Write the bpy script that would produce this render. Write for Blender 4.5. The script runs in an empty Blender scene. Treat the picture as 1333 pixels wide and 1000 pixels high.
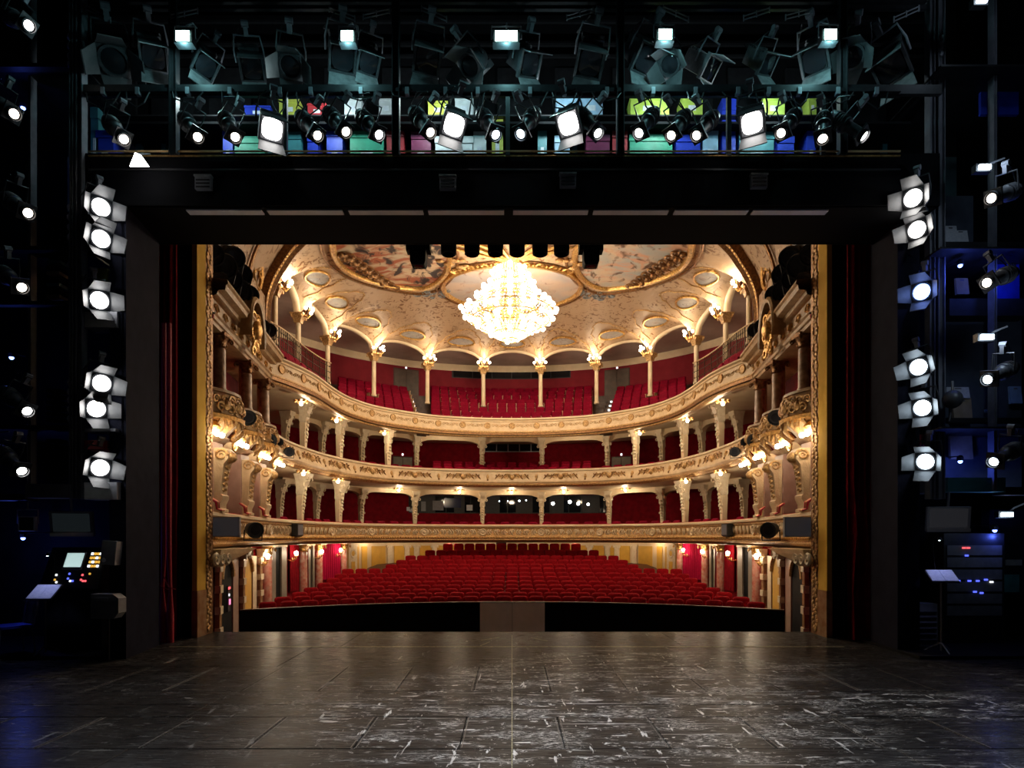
import bpy, math, random
from mathutils import Vector, Matrix, Quaternion
random.seed(7)
scene = bpy.context.scene
COL = scene.collection
PI = math.pi
# ---------------------------------------------------------------- camera, world, exposure
FPX, CX, HY, EYE = 800.0, 666.5, 698.0, 2.0        # focal length in pixels, principal column, horizon row, eye height
cam_data = bpy.data.cameras.new('camera')
cam = bpy.data.objects.new('camera', cam_data); COL.objects.link(cam)
cam.location = (0, 0, EYE); cam.rotation_euler = (PI/2, 0, 0)
cam_data.sensor_width = 36.0; cam_data.lens = FPX/1333*36; cam_data.shift_y = (HY-500)/1333
cam_data.clip_start = 0.1; cam_data.clip_end = 200
scene.camera = cam
world = bpy.data.worlds.new('world'); scene.world = world; world.use_nodes = True
world.node_tree.nodes['Background'].inputs[0].default_value = (0.25, 0.3, 0.5, 1)
world.node_tree.nodes['Background'].inputs[1].default_value = 0.003
vs = scene.view_settings
vs.view_transform = 'Standard'; vs.look = 'None'; vs.gamma = 1.0; vs.use_curve_mapping = False
vs.exposure = 0.0
CHANDELIER_W, SCONCE_W, TIER_W, STALL_W, STAGE_W, TEAL_W = 900, 34, 26, 14, 115, 14

def W(x, y, D):
    """a point in the place from its bearing and its distance in front of the proscenium viewpoint"""
    return Vector(((x-CX)/FPX*D, D, EYE+(HY-y)/FPX*D))

# ---------------------------------------------------------------- materials
MATS = {}
def mk(name, col, rough=.6, metal=0., col2=None, vs_=6., bump=0., bs=40., sheen=0., emit=None, es=0., detail=4., lo=.35, hi=.65, alpha=None, coat=0., spec=None):
    m = bpy.data.materials.new(name); m.use_nodes = True
    nt = m.node_tree; b = nt.nodes['Principled BSDF']
    b.inputs['Base Color'].default_value = (*col, 1); b.inputs['Roughness'].default_value = rough; b.inputs['Metallic'].default_value = metal
    if spec is not None: b.inputs['Specular IOR Level'].default_value = spec
    if sheen: b.inputs['Sheen Weight'].default_value = sheen; b.inputs['Sheen Tint'].default_value = (*[min(1, c*3+.1) for c in col], 1)
    if coat: b.inputs['Coat Weight'].default_value = coat
    g = nt.nodes.new('ShaderNodeNewGeometry')
    if col2:
        n = nt.nodes.new('ShaderNodeTexNoise'); n.inputs['Scale'].default_value = vs_; n.inputs['Detail'].default_value = detail
        nt.links.new(g.outputs['Position'], n.inputs['Vector'])
        r = nt.nodes.new('ShaderNodeValToRGB'); r.color_ramp.elements[0].position = lo; r.color_ramp.elements[1].position = hi
        r.color_ramp.elements[0].color = (*col, 1); r.color_ramp.elements[1].color = (*col2, 1)
        nt.links.new(n.outputs['Fac'], r.inputs[0]); nt.links.new(r.outputs[0], b.inputs['Base Color'])
    if bump:
        n = nt.nodes.new('ShaderNodeTexNoise'); n.inputs['Scale'].default_value = bs; n.inputs['Detail'].default_value = 3
        nt.links.new(g.outputs['Position'], n.inputs['Vector'])
        k = nt.nodes.new('ShaderNodeBump'); k.inputs['Strength'].default_value = bump; k.inputs['Distance'].default_value = .03
        nt.links.new(n.outputs['Fac'], k.inputs['Height']); nt.links.new(k.outputs[0], b.inputs['Normal'])
    if emit:
        b.inputs['Emission Color'].default_value = (*emit, 1); b.inputs['Emission Strength'].default_value = es
        m.cycles.emission_sampling = 'NONE'
    MATS[name] = m
    return m
mk('black_matte', (.006, .006, .007), .75, spec=.1, col2=(.01, .01, .012), vs_=3)
mk('black_metal', (.012, .012, .014), .5, .1, col2=(.02, .02, .023), vs_=12)
mk('steel_dark', (.17, .175, .20), .5, .1, col2=(.22, .22, .25), vs_=9)
mk('steel_grey', (.30, .31, .34), .45, .2, col2=(.38, .38, .42), vs_=9)
mk('lamp_body', (.06, .062, .07), .42, .3, col2=(.09, .092, .10), vs_=20)
mk('lamp_flap', (.20, .215, .22), .45, .3, col2=(.32, .33, .34), vs_=12)
mk('portal_grey', (.011, .012, .022), .85, col2=(.016, .017, .030), vs_=4, bump=.1, spec=.06)
mk('slot_grey', (.62, .62, .70), .6, col2=(.70, .70, .78), vs_=5)
mk('cream', (.74, .56, .34), .55, col2=(.62, .44, .25), vs_=5, bump=.25, bs=22)
mk('cream_plain', (.76, .62, .42), .5, col2=(.70, .55, .35), vs_=3)
mk('ivory', (.80, .70, .52), .5, col2=(.70, .58, .40), vs_=9, bump=.3, bs=25)
mk('pink_stone', (.46, .30, .24), .5, col2=(.38, .24, .19), vs_=4)
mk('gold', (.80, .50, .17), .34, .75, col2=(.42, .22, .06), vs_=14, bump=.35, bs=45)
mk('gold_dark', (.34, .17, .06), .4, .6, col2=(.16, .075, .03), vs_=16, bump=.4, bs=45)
mk('gold_relief', (.72, .46, .19), .45, .35, col2=(.36, .19, .07), vs_=18, bump=.5, bs=50)
mk('jamb_ochre', (.78, .50, .09), .8, spec=.1, col2=(.70, .42, .07), vs_=3)
mk('marble_brown', (.30, .15, .07), .25, col2=(.42, .26, .14), vs_=6, detail=8)
mk('marble_pink', (.55, .16, .12), .25, col2=(.62, .38, .30), vs_=7, detail=8)
mk('marble_column', (.55, .36, .24), .45, col2=(.25, .14, .08), vs_=7, detail=8)
mk('velvet', (.30, .0015, .008), .7, col2=(.20, .001, .005), vs_=15, spec=.08)
mk('velvet_bright', (.24, .001, .022), .7, col2=(.17, .001, .015), vs_=15, spec=.08)
mk('drape_bright', (.5, .006, .06), .7, col2=(.4, .004, .05), vs_=12, spec=.1)
mk('stone_ochre', (.50, .33, .16), .5, col2=(.36, .21, .09), vs_=6, bump=.3, bs=25)
mk('curtain_red', (.24, .002, .01), .75, col2=(.16, .0015, .007), vs_=6, spec=.1)
mk('wall_red', (.24, .004, .012), .8, col2=(.17, .003, .009), vs_=5, bump=.1, bs=30, spec=.1)
mk('wall_red_pale', (.24, .022, .032), .8, col2=(.20, .017, .026), vs_=2, spec=.1)
mk('gallery_ceiling', (.62, .50, .43), .8, col2=(.46, .35, .29), vs_=.9)
mk('ochre_panel', (.74, .44, .06), .6, col2=(.66, .38, .05), vs_=4)
mk('wood_dark', (.05, .02, .012), .45, col2=(.08, .035, .02), vs_=10)
mk('wood_light', (.6, .42, .22), .45, col2=(.5, .34, .17), vs_=10)
mk('door_grey', (.30, .27, .22), .5, col2=(.24, .21, .17), vs_=4)
mk('door_brown', (.07, .045, .03), .5, col2=(.10, .065, .045), vs_=4)
mk('iron', (.03, .022, .018), .4, .7, col2=(.09, .06, .03), vs_=25)
mk('glass_dark', (.008, .01, .014), .06, 0.)
mk('lens_glass', (.02, .02, .025), .05)
mk('pit_black', (.003, .003, .004), .9, spec=.08)
mk('slate_panel', (.07, .09, .13), .7, col2=(.10, .12, .17), vs_=5)
mk('pit_panel', (.78, .66, .63), .7, col2=(.68, .57, .54), vs_=3)
mk('tape', (.50, .47, .29), .6, col2=(.16, .14, .09), vs_=20)
mk('joint_pale', (.20, .18, .165), .6, col2=(.06, .05, .045), vs_=7)
mk('paper', (.75, .76, .80), .6, col2=(.62, .64, .72), vs_=30)
mk('paper_tan', (.45, .34, .22), .7, col2=(.38, .28, .18), vs_=9)
mk('cable', (.015, .015, .018), .5)
mk('plastic_white', (.72, .72, .74), .4)
mk('plastic_grey', (.22, .22, .24), .5, col2=(.27, .27, .30), vs_=8)
mk('bridge_wall', (.09, .16, .18), .7, col2=(.05, .09, .10), vs_=2)
mk('rope_red', (.55, .02, .05), .6, col2=(.42, .015, .04), vs_=30)
for nm, c in dict(blue=(.02, .05, .55), yellow=(.62, .62, .10), red=(.55, .04, .05), white=(.75, .78, .80), green=(.05, .42, .25),
                  lime=(.55, .72, .12), teal=(.06, .26, .30), skyblue=(.40, .60, .80), plum=(.25, .03, .10)).items():
    mk('crate_'+nm, c, .5, col2=tuple(x*.75 for x in c), vs_=6)
mk('bulb', (1, .9, .75), emit=(1.0, .86, .66), es=28)
mk('bulb_chandelier', (1, .92, .8), emit=(1.0, .88, .70), es=10)
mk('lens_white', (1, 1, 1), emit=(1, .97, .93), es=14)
mk('lens_warm', (1, .9, .8), emit=(1, .88, .74), es=9)
mk('lens_cool', (.8, .9, 1), emit=(.72, .88, 1), es=12)
mk('lens_blue', (.2, .3, 1), emit=(.22, .35, 1), es=7)
mk('lens_teal', (.6, 1, .95), emit=(.55, 1, .93), es=24)
mk('screen_pale', (.5, .7, .7), emit=(.60, .82, .80), es=.85)
mk('screen_dark_glow', (.01, .012, .014), .25, emit=(.12, .16, .18), es=.05)  # faint glow stands in for the weak light on the screen
mk('barn_metal', (.075, .078, .082), .5, .1, col2=(.10, .10, .105), vs_=12)
mk('slate_glow', (.12, .12, .14), .35, emit=(.2, .2, .23), es=.06)  # faint glow put into the colour to lift screens, grille and desk face
mk('led_amber', (1, .6, .1), emit=(1, .55, .08), es=.8)
mk('led_red', (1, .1, .1), emit=(1, .12, .14), es=1.4)
mk('led_pink', (1, .3, .6), emit=(1, .25, .55), es=1.2)
mk('led_blue', (.1, .1, 1), emit=(.10, .14, 1), es=1.6)
mk('led_white', (1, 1, 1), emit=(.9, .95, 1), es=1.6)
mk('glass_blue', (.01, .015, .07), .2)
mk('crystal', (.92, .90, .86), .12, col2=(.98, .96, .92), vs_=60)

def custom(name):
    m = bpy.data.materials.new(name); m.use_nodes = True; MATS[name] = m
    return m, m.node_tree, m.node_tree.nodes['Principled BSDF']
def node(nt, kind, **kw):
    n = nt.nodes.new(kind)
    for k, v in kw.items():
        if k in n.inputs: n.inputs[k].default_value = v
        else: setattr(n, k, v)
    return n
def ramp(nt, src, stops):
    r = nt.nodes.new('ShaderNodeValToRGB'); cr = r.color_ramp
    while len(cr.elements) < len(stops): cr.elements.new(.5)
    for e, (p, c) in zip(cr.elements, stops): e.position = p; e.color = (*c, 1)
    nt.links.new(src, r.inputs[0]); return r.outputs[0]
def mix(nt, fac, a, b, mode='MIX'):
    n = nt.nodes.new('ShaderNodeMix'); n.data_type = 'RGBA'; n.blend_type = mode
    for sock, v in ((n.inputs['Factor'], fac), (n.inputs['A'], a), (n.inputs['B'], b)):
        if isinstance(v, bpy.types.NodeSocket): nt.links.new(v, sock)
        else: sock.default_value = v if isinstance(v, float) else (*v, 1)
    return n.outputs['Result']
def pos(nt, scale=(1, 1, 1)):
    g = nt.nodes.new('ShaderNodeNewGeometry'); mp = nt.nodes.new('ShaderNodeMapping'); mp.inputs['Scale'].default_value = scale
    nt.links.new(g.outputs['Position'], mp.inputs[0]); return mp.outputs[0]
def noise(nt, vec, scale, detail=3, dist=0., rough=.5):
    n = node(nt, 'ShaderNodeTexNoise', Scale=scale, Detail=detail, Distortion=dist, Roughness=rough); nt.links.new(vec, n.inputs['Vector']); return n.outputs['Fac']

# painted stucco of the auditorium ceiling: cream ground, small gold-brown scroll work
m, nt, b = custom('ceiling_stucco')
p = pos(nt)
fleck = noise(nt, p, 4.2, 3, 1.5); mask = noise(nt, p, .9, 2)
f1 = ramp(nt, fleck, [(.0, (0, 0, 0)), (.555, (0, 0, 0)), (.60, (1, 1, 1)), (1, (1, 1, 1))])
f2 = ramp(nt, mask, [(.38, (0, 0, 0)), (.55, (1, 1, 1))])
ff = mix(nt, 1.0, f1, f2, 'MULTIPLY')
base = mix(nt, noise(nt, p, .7, 2), (.56, .39, .235), (.46, .30, .175))
c = mix(nt, ff, base, (.20, .09, .03))
nt.links.new(c, b.inputs['Base Color']); b.inputs['Roughness'].default_value = .55
k = node(nt, 'ShaderNodeBump', Strength=.35, Distance=.04); nt.links.new(fleck, k.inputs['Height']); nt.links.new(k.outputs[0], b.inputs['Normal'])
# painted sky scenes set into the ceiling
def painting(name, sky, cloud, warm, dark, scale, t):
    m, nt, b = custom(name); p = pos(nt)
    n1 = noise(nt, p, scale, 4, .6); n2 = noise(nt, pos(nt, (1, 1.6, 1)), scale*1.5, 4, 1.2); n3 = noise(nt, pos(nt, (1.4, .9, 1)), scale*2.0, 5, 1.0)
    c = mix(nt, ramp(nt, n1, [(.38, (0, 0, 0)), (.62, (1, 1, 1))]), sky, cloud)
    c = mix(nt, ramp(nt, n2, [(t-.02, (0, 0, 0)), (t+.12, (1, 1, 1))]), c, warm)
    c = mix(nt, ramp(nt, n3, [(t+.04, (0, 0, 0)), (t+.13, (1, 1, 1))]), c, dark)
    nt.links.new(c, b.inputs['Base Color']); b.inputs['Roughness'].default_value = .6
painting('painting_clouds', (.42, .44, .42), (.66, .50, .34), (.62, .36, .24), (.14, .07, .04), .8, .52)
painting('painting_dusk', (.50, .42, .30), (.60, .44, .28), (.36, .10, .045), (.03, .02, .022), .75, .46)
painting('painting_oval', (.44, .40, .38), (.58, .44, .33), (.42, .27, .20), (.24, .13, .08), .8, .60)
painting('painting_small', (.34, .33, .33), (.42, .36, .30), (.28, .22, .18), (.16, .12, .10), 2.5, .56)
# stage floor: dark stained boards, white scuffs and scratches
m, nt, b = custom('stage_boards')
pl = pos(nt, (.6, 7, 1))
grain = noise(nt, pl, 6, 5)
base = mix(nt, grain, (.014, .0125, .0125), (.036, .033, .033))
gg = nt.nodes.new('ShaderNodeNewGeometry')
def spot_mask(cx, cy, rx, ry):
    mp = nt.nodes.new('ShaderNodeMapping'); mp.inputs['Location'].default_value = (-cx/rx, -cy/ry, 0); mp.inputs['Scale'].default_value = (1/rx, 1/ry, 0)
    nt.links.new(gg.outputs['Position'], mp.inputs[0]); g = nt.nodes.new('ShaderNodeTexGradient'); g.gradient_type = 'SPHERICAL'; nt.links.new(mp.outputs[0], g.inputs[0]); return g.outputs['Fac']
worn = mix(nt, 1.0, spot_mask(.8, 7.0, 3.6, 2.6), spot_mask(4.8, 7.3, 1.8, .8), 'ADD')
worn = mix(nt, 1.0, worn, spot_mask(1.8, 9.3, 3.0, 1.6), 'ADD')
wear = mix(nt, .62, noise(nt, pos(nt), .8, 4), worn)
wm = ramp(nt, wear, [(.15, (0, 0, 0)), (.42, (1, 1, 1))])
def scuff(sx, sy, rot, sc, lo, hi, dist, rough):
    g = nt.nodes.new('ShaderNodeNewGeometry'); mp = nt.nodes.new('ShaderNodeMapping'); mp.inputs['Scale'].default_value = (sx, sy, 1); mp.inputs['Rotation'].default_value = (0, 0, rot)
    nt.links.new(g.outputs['Position'], mp.inputs[0])
    return ramp(nt, noise(nt, mp.outputs[0], sc, 7, dist, rough), [(lo, (0, 0, 0)), (hi, (1, 1, 1))])
sx = mix(nt, 1.0, scuff(1.5, 2.8, .06, 3.4, .60, .63, .6, .8), scuff(5, 1.0, .5, 1.7, .64, .665, .4, .6), 'ADD')
sx = mix(nt, 1.0, sx, scuff(1.2, 6, -.35, 2.4, .625, .65, .5, .62), 'ADD')
sx = mix(nt, 1.0, sx, scuff(.35, 14, .0, 2.0, .65, .68, .1, .5), 'ADD')
smear = mix(nt, 1.0, scuff(.9, 2.2, .2, 1.5, .50, .60, .8, .55), scuff(1.0, 5, .1, 14, .52, .60, .4, .7), 'MULTIPLY')
smear = mix(nt, 1.0, smear, wm, 'MULTIPLY')
s = mix(nt, 1.0, mix(nt, 1.0, sx, wm, 'MULTIPLY'), smear, 'ADD')
haze = mix(nt, 1.0, ramp(nt, noise(nt, pl, 2.2, 6, .3, .65), [(.42, (0, 0, 0)), (.75, (.22, .22, .22))]), wm, 'MULTIPLY')
c = mix(nt, haze, base, (.15, .148, .15)); c = mix(nt, s, c, (.78, .78, .78))
nt.links.new(c, b.inputs['Base Color'])
rr = ramp(nt, grain, [(.3, (.22, .22, .22)), (.7, (.36, .36, .36))]); nt.links.new(rr, b.inputs['Roughness'])
k = node(nt, 'ShaderNodeBump', Strength=.10, Distance=.01); nt.links.new(grain, k.inputs['Height']); nt.links.new(k.outputs[0], b.inputs['Normal'])
b.inputs['Specular IOR Level'].default_value = .02

# ---------------------------------------------------------------- geometry helpers
class MB:
    def __init__(s): s.v = []; s.f = []
    def add(s, vs, fs):
        o = len(s.v); s.v.extend([tuple(q) for q in vs]); s.f.extend([tuple(i+o for i in f) for f in fs]); return s
    def box(s, x0, x1, y0, y1, z0, z1):
        return s.add([(x0, y0, z0), (x1, y0, z0), (x1, y1, z0), (x0, y1, z0), (x0, y0, z1), (x1, y0, z1), (x1, y1, z1), (x0, y1, z1)],
                     [(0, 3, 2, 1), (4, 5, 6, 7), (0, 1, 5, 4), (1, 2, 6, 5), (2, 3, 7, 6), (3, 0, 4, 7)])
    def obox(s, c, ax, ay, az):
        c, ax, ay, az = Vector(c), Vector(ax), Vector(ay), Vector(az)
        return s.add([c-ax-ay-az, c+ax-ay-az, c+ax+ay-az, c-ax+ay-az, c-ax-ay+az, c+ax-ay+az, c+ax+ay+az, c-ax+ay+az],
                     [(0, 3, 2, 1), (4, 5, 6, 7), (0, 1, 5, 4), (1, 2, 6, 5), (2, 3, 7, 6), (3, 0, 4, 7)])
    def bar(s, a, b_, w, h=None):
        a, b_ = Vector(a), Vector(b_); d = b_-a; L = d.length; d.normalize(); h = h or w
        up = Vector((0, 0, 1)) if abs(d.z) < .9 else Vector((0, 1, 0))
        sx = d.cross(up).normalized(); sy = sx.cross(d)
        return s.obox((a+b_)/2, sx*w/2, sy*h/2, d*L/2)
    def loft(s, secs):          # rectangles (z,x0,x1,y0,y1)
        o = len(s.v)
        for z, x0, x1, y0, y1 in secs: s.v.extend([(x0, y0, z), (x1, y0, z), (x1, y1, z), (x0, y1, z)])
        n = len(secs)
        for k in range(n-1):
            a = o+4*k
            for j in range(4): s.f.append((a+j, a+(j+1) % 4, a+4+(j+1) % 4, a+4+j))
        s.f.append((o+3, o+2, o+1, o)); e = o+4*(n-1); s.f.append((e, e+1, e+2, e+3)); return s
    def tube(s, path, r, n=6, closed=False, caps=True):
        P = [Vector(q) for q in path]; N = len(P); o = len(s.v); R = r if isinstance(r, (list, tuple)) else [r]*N
        up = None
        for i in range(N):
            a = P[i-1] if (i > 0 or closed) else P[i]; c = P[(i+1) % N] if (i < N-1 or closed) else P[i]
            d = (c-a).normalized() if (c-a).length > 1e-9 else Vector((0, 0, 1))
            if up is None: up = Vector((0, 0, 1)) if abs(d.z) < .9 else Vector((1, 0, 0))
            x = d.cross(up)
            if x.length < 1e-4: x = d.cross(Vector((0, 1, .01)))
            x.normalize(); y = x.cross(d).normalized(); up = y
            for k in range(n):
                t = 2*PI*k/n; s.v.append(tuple(P[i]+x*math.cos(t)*R[i]+y*math.sin(t)*R[i]))
        for i in range(N if closed else N-1):
            a = o+i*n; b_ = o+((i+1) % N)*n
            for k in range(n): s.f.append((a+k, a+(k+1) % n, b_+(k+1) % n, b_+k))
        if caps and not closed:
            s.f.append(tuple(o+k for k in reversed(range(n)))); s.f.append(tuple(o+(N-1)*n+k for k in range(n)))
        return s
    def cyl(s, a, b_, r0, r1=None, n=12): return s.tube([a, b_], [r0, r0 if r1 is None else r1], n)
    def lathe(s, prof, n=14, c=(0, 0, 0), ax='z', arc=(0, 2*PI)):
        o = len(s.v); full = abs(arc[1]-arc[0]-2*PI) < 1e-6; m_ = n if full else n+1
        for r, z in prof:
            for k in range(m_):
                t = arc[0]+(arc[1]-arc[0])*k/n; x, y = r*math.cos(t), r*math.sin(t)
                q = (x, y, z) if ax == 'z' else (x, z, y)
                s.v.append((q[0]+c[0], q[1]+c[1], q[2]+c[2]))
        for i in range(len(prof)-1):
            for k in range(n if full else n):
                a = o+i*m_+k; b_ = o+i*m_+(k+1) % m_
                s.f.append((a, b_, b_+m_, a+m_))
        if full:
            if prof[0][0] > 1e-6: s.f.append(tuple(o+k for k in reversed(range(n))))
            if prof[-1][0] > 1e-6: s.f.append(tuple(o+(len(prof)-1)*n+k for k in range(n)))
        return s
    def sph(s, c, r, n=10, m_=6, sc=(1, 1, 1)):
        o = len(s.v); s.v.append((c[0], c[1], c[2]-r*sc[2]))
        for i in range(1, m_):
            ph = -PI/2+PI*i/m_
            for k in range(n):
                t = 2*PI*k/n; s.v.append((c[0]+r*sc[0]*math.cos(ph)*math.cos(t), c[1]+r*sc[1]*math.cos(ph)*math.sin(t), c[2]+r*sc[2]*math.sin(ph)))
        s.v.append((c[0], c[1], c[2]+r*sc[2])); e = len(s.v)-1
        for k in range(n): s.f.append((o, o+1+(k+1) % n, o+1+k))
        for i in range(m_-2):
            for k in range(n): a = o+1+i*n+k; b_ = o+1+i*n+(k+1) % n; s.f.append((a, b_, b_+n, a+n))
        for k in range(n): s.f.append((e, e-n+k, e-n+(k+1) % n))
        return s
    def grid(s, rows, closed=False):
        o = len(s.v); w = len(rows[0])
        for r in rows: s.v.extend([tuple(q) for q in r])
        for i in range(len(rows)-1):
            for j in range(w if closed else w-1):
                j2 = (j+1) % w; s.f.append((o+i*w+j, o+i*w+j2, o+(i+1)*w+j2, o+(i+1)*w+j))
        return s
    def prism(s, poly, origin, ex, ey, ez):    # polygon in ex/ey extruded along ez (full vector)
        O, ex, ey, ez = Vector(origin), Vector(ex), Vector(ey), Vector(ez); n = len(poly)
        A = [O+ex*a+ey*b_ for a, b_ in poly]; B = [q+ez for q in A]
        return s.add(A+B, [tuple(reversed(range(n))), tuple(range(n, 2*n))]+[(k, (k+1) % n, n+(k+1) % n, n+k) for k in range(n)])
    def mesh(s, name, mat, smooth=None):
        me = bpy.data.meshes.new(name); me.from_pydata(s.v, [], s.f); me.materials.append(MATS[mat]); me.update()
        if smooth is not None:
            me.shade_smooth()
            if smooth < 180: me.set_sharp_from_angle(angle=math.radians(smooth))
        return me
    def build(s, name, mat, parent=None, smooth=None, kind=None, label=None):
        return ob(name, s.mesh(name, mat, smooth), parent, kind, label)
def ob(name, data, parent=None, kind=None, label=None, loc=None, rot=None):
    o = bpy.data.objects.new(name, data); COL.objects.link(o)
    if parent: o.parent = parent
    if kind: o['kind'] = kind
    if label: o['label'] = label
    if loc is not None: o.location = loc
    if rot is not None:
        if isinstance(rot, Quaternion): o.rotation_mode = 'QUATERNION'; o.rotation_quaternion = rot
        else: o.rotation_euler = rot
    return o
LABELS = {}
def tag(o, label, cat, group=None, kind=None):
    o['label'] = label; o['category'] = cat
    if group: o['group'] = group
    if kind: o['kind'] = kind
    LABELS.setdefault(label, []).append(o.name); return o
def thing(name, label, cat, loc=(0, 0, 0), rot=None, group=None, kind=None):
    return tag(ob(name, None, loc=loc, rot=rot), label, cat, group, kind)
def light(kind, name, loc, watts, col, r=.05, parent=None, aim=None, cone=60, blend=.6):
    d = bpy.data.lights.new(name, kind); d.energy = watts; d.color = col; d.shadow_soft_size = r
    if kind == 'SPOT': d.spot_size = math.radians(cone); d.spot_blend = blend
    o = bpy.data.objects.new(name, d); COL.objects.link(o); o.location = loc
    if aim is not None: o.rotation_mode = 'QUATERNION'; o.rotation_quaternion = (Vector(aim)-Vector(loc)).to_track_quat('-Z', 'Y')
    if parent:
        o.parent = parent; bpy.context.view_layer.update() if False else None
    return o
ORD = ['zeroth', 'first', 'second', 'third', 'fourth', 'fifth', 'sixth', 'seventh', 'eighth', 'ninth', 'tenth', 'eleventh', 'twelfth', 'thirteenth', 'fourteenth', 'fifteenth', 'sixteenth',
       'seventeenth', 'eighteenth', 'nineteenth', 'twentieth'] + ['twenty-'+w for w in ('first', 'second', 'third', 'fourth', 'fifth', 'sixth', 'seventh', 'eighth', 'ninth')] + ['thirtieth', 'thirty-first', 'thirty-second', 'thirty-third', 'thirty-fourth', 'thirty-fifth', 'thirty-sixth']

class Curve:
    """a plan curve (x, y), run from the front on the left round the back to the front on the right; normals point into the room"""
    def __init__(s, pts):
        s.p = pts; s.n = []; s.s = [0.]
        for i in range(len(pts)):
            a = pts[max(i-1, 0)]; c = pts[min(i+1, len(pts)-1)]; dx, dy = c[0]-a[0], c[1]-a[1]; L = math.hypot(dx, dy)
            s.n.append((dy/L, -dx/L))
            if i: s.s.append(s.s[-1]+math.hypot(pts[i][0]-pts[i-1][0], pts[i][1]-pts[i-1][1]))
        s.L = s.s[-1]
    def at(s, d):
        d = min(max(d, 0), s.L); i = 0; lo, hi = 0, len(s.s)-1
        while hi-lo > 1:
            mid = (lo+hi)//2
            if s.s[mid] <= d: lo = mid
            else: hi = mid
        t = (d-s.s[lo])/max(s.s[hi]-s.s[lo], 1e-9); f = lambda A: tuple(A[lo][k]*(1-t)+A[hi][k]*t for k in (0, 1))
        return f(s.p), f(s.n)
    def off(s, d): return Curve([(p[0]-n[0]*d, p[1]-n[1]*d) for p, n in zip(s.p, s.n)])      # d > 0 away from the room
    def hit(s, px):             # arc length where the curve crosses the bearing of column px
        k = (px-CX)/FPX; best = None
        for i in range(len(s.p)-1):
            a = s.p[i][0]-k*s.p[i][1]; c = s.p[i+1][0]-k*s.p[i+1][1]
            if a*c <= 0: t = a/(a-c) if a != c else 0; v = s.s[i]+t*(s.s[i+1]-s.s[i]); best = v if best is None or px < CX else v
            if best is not None and px < CX: break
        return best if best is not None else (0 if px < CX else s.L)
    def part(s, d0, d1, n):
        q = [s.at(d0+(d1-d0)*k/n)[0] for k in range(n+1)]; return Curve(q)
def crom(pts, per=12):
    out = []; P = [pts[0]]+list(pts)+[pts[-1]]
    for i in range(1, len(P)-2):
        p0, p1, p2, p3 = P[i-1], P[i], P[i+1], P[i+2]
        for k in range(per):
            t = k/per; t2, t3 = t*t, t*t*t
            out.append(tuple(.5*(2*p1[j]+(p2[j]-p0[j])*t+(2*p0[j]-5*p1[j]+4*p2[j]-p3[j])*t2+(3*p1[j]-p0[j]-3*p2[j]+p3[j])*t3) for j in range(len(p1))))
    out.append(tuple(pts[-1])); return out
def mirrored(half): return half+[(-x, y) for x, y in reversed(half[:-1])]
def sweep(mb, cv, prof, closed=False):       # profile (u into the room, z) carried along the plan curve
    return mb.grid([[(p[0]+n[0]*u, p[1]+n[1]*u, z) for u, z in prof] for p, n in zip(cv.p, cv.n)], closed)
def face(n): return math.atan2(n[1], n[0])+PI/2      # turn that brings local -Y to the inward normal
def spiral(mb, O, ex, ez, ey, size, turns=1.4, r=.02, flip=1, n=4, seg=16):
    P = []
    for k in range(seg+1):
        t = k/seg; a = t*turns*2*PI; q = size*(1-.82*t)
        P.append(O+ex*(flip*(math.cos(a)*q-size))+ez*(math.sin(a)*q)+ey*(.25*r*math.sin(PI*t)))
    mb.tube(P, [r*(1-.4*k/seg) for k in range(seg+1)], n)
def xyz(p, z): return Vector((p[0], p[1], z))
# ================================================================ AUDITORIUM: plan curves
RAIL = Curve(crom(mirrored([(-6.35, 12.75), (-6.7, 15), (-7.05, 17.2), (-7.2, 19), (-7.2, 21), (-7.0, 23), (-6.5, 24.9), (-5.5, 26.7), (-4.0, 27.8), (-2, 28.4), (0, 28.6)]), 10))
RAIL2 = Curve(crom(mirrored([(-7.05, 18.2), (-7.2, 19.4), (-7.2, 21), (-7.0, 23), (-6.5, 24.9), (-5.5, 26.7), (-4.0, 27.8), (-2, 28.4), (0, 28.6)]), 11))
RAIL3 = Curve(crom(mirrored([(-7.05, 17.7), (-6.75, 18.6), (-6.48, 20), (-6.4, 22), (-6.15, 23.5), (-5.4, 25.1), (-3.6, 26.75), (-1.8, 27.4), (0, 27.6)]), 11))
ACOLS = [(-7.95, 20.6), (-8.07, 23.2), (-7.77, 25.9), (-6.34, 28.2), (-4.1, 29.8), (-1.42, 30.5)]
ACOLS = ACOLS+[(-x, y) for x, y in reversed(ACOLS)]
AEND = [(-7.55, 18.0)]+ACOLS+[(7.55, 18.0)]
PER = 14
ABND = crom(AEND, PER)
ARC = Curve(ABND)
Z1, Z2, Z3 = 2.5, 5.06, 7.27
ZCAP, ZCROWN = 10.39, 11.22
LOWER_WALL = RAIL.off(4.2); GALLERY_WALL = ARC.off(3.3)

def struct(name, mb, mat, label=None, cat=None, smooth=None, parent=None):
    o = mb.build(name, mat, parent, smooth)
    if parent is None:
        o['kind'] = 'structure'
        tag(o, label or name.replace('_', ' '), cat or 'wall', kind='structure')
    return o

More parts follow.
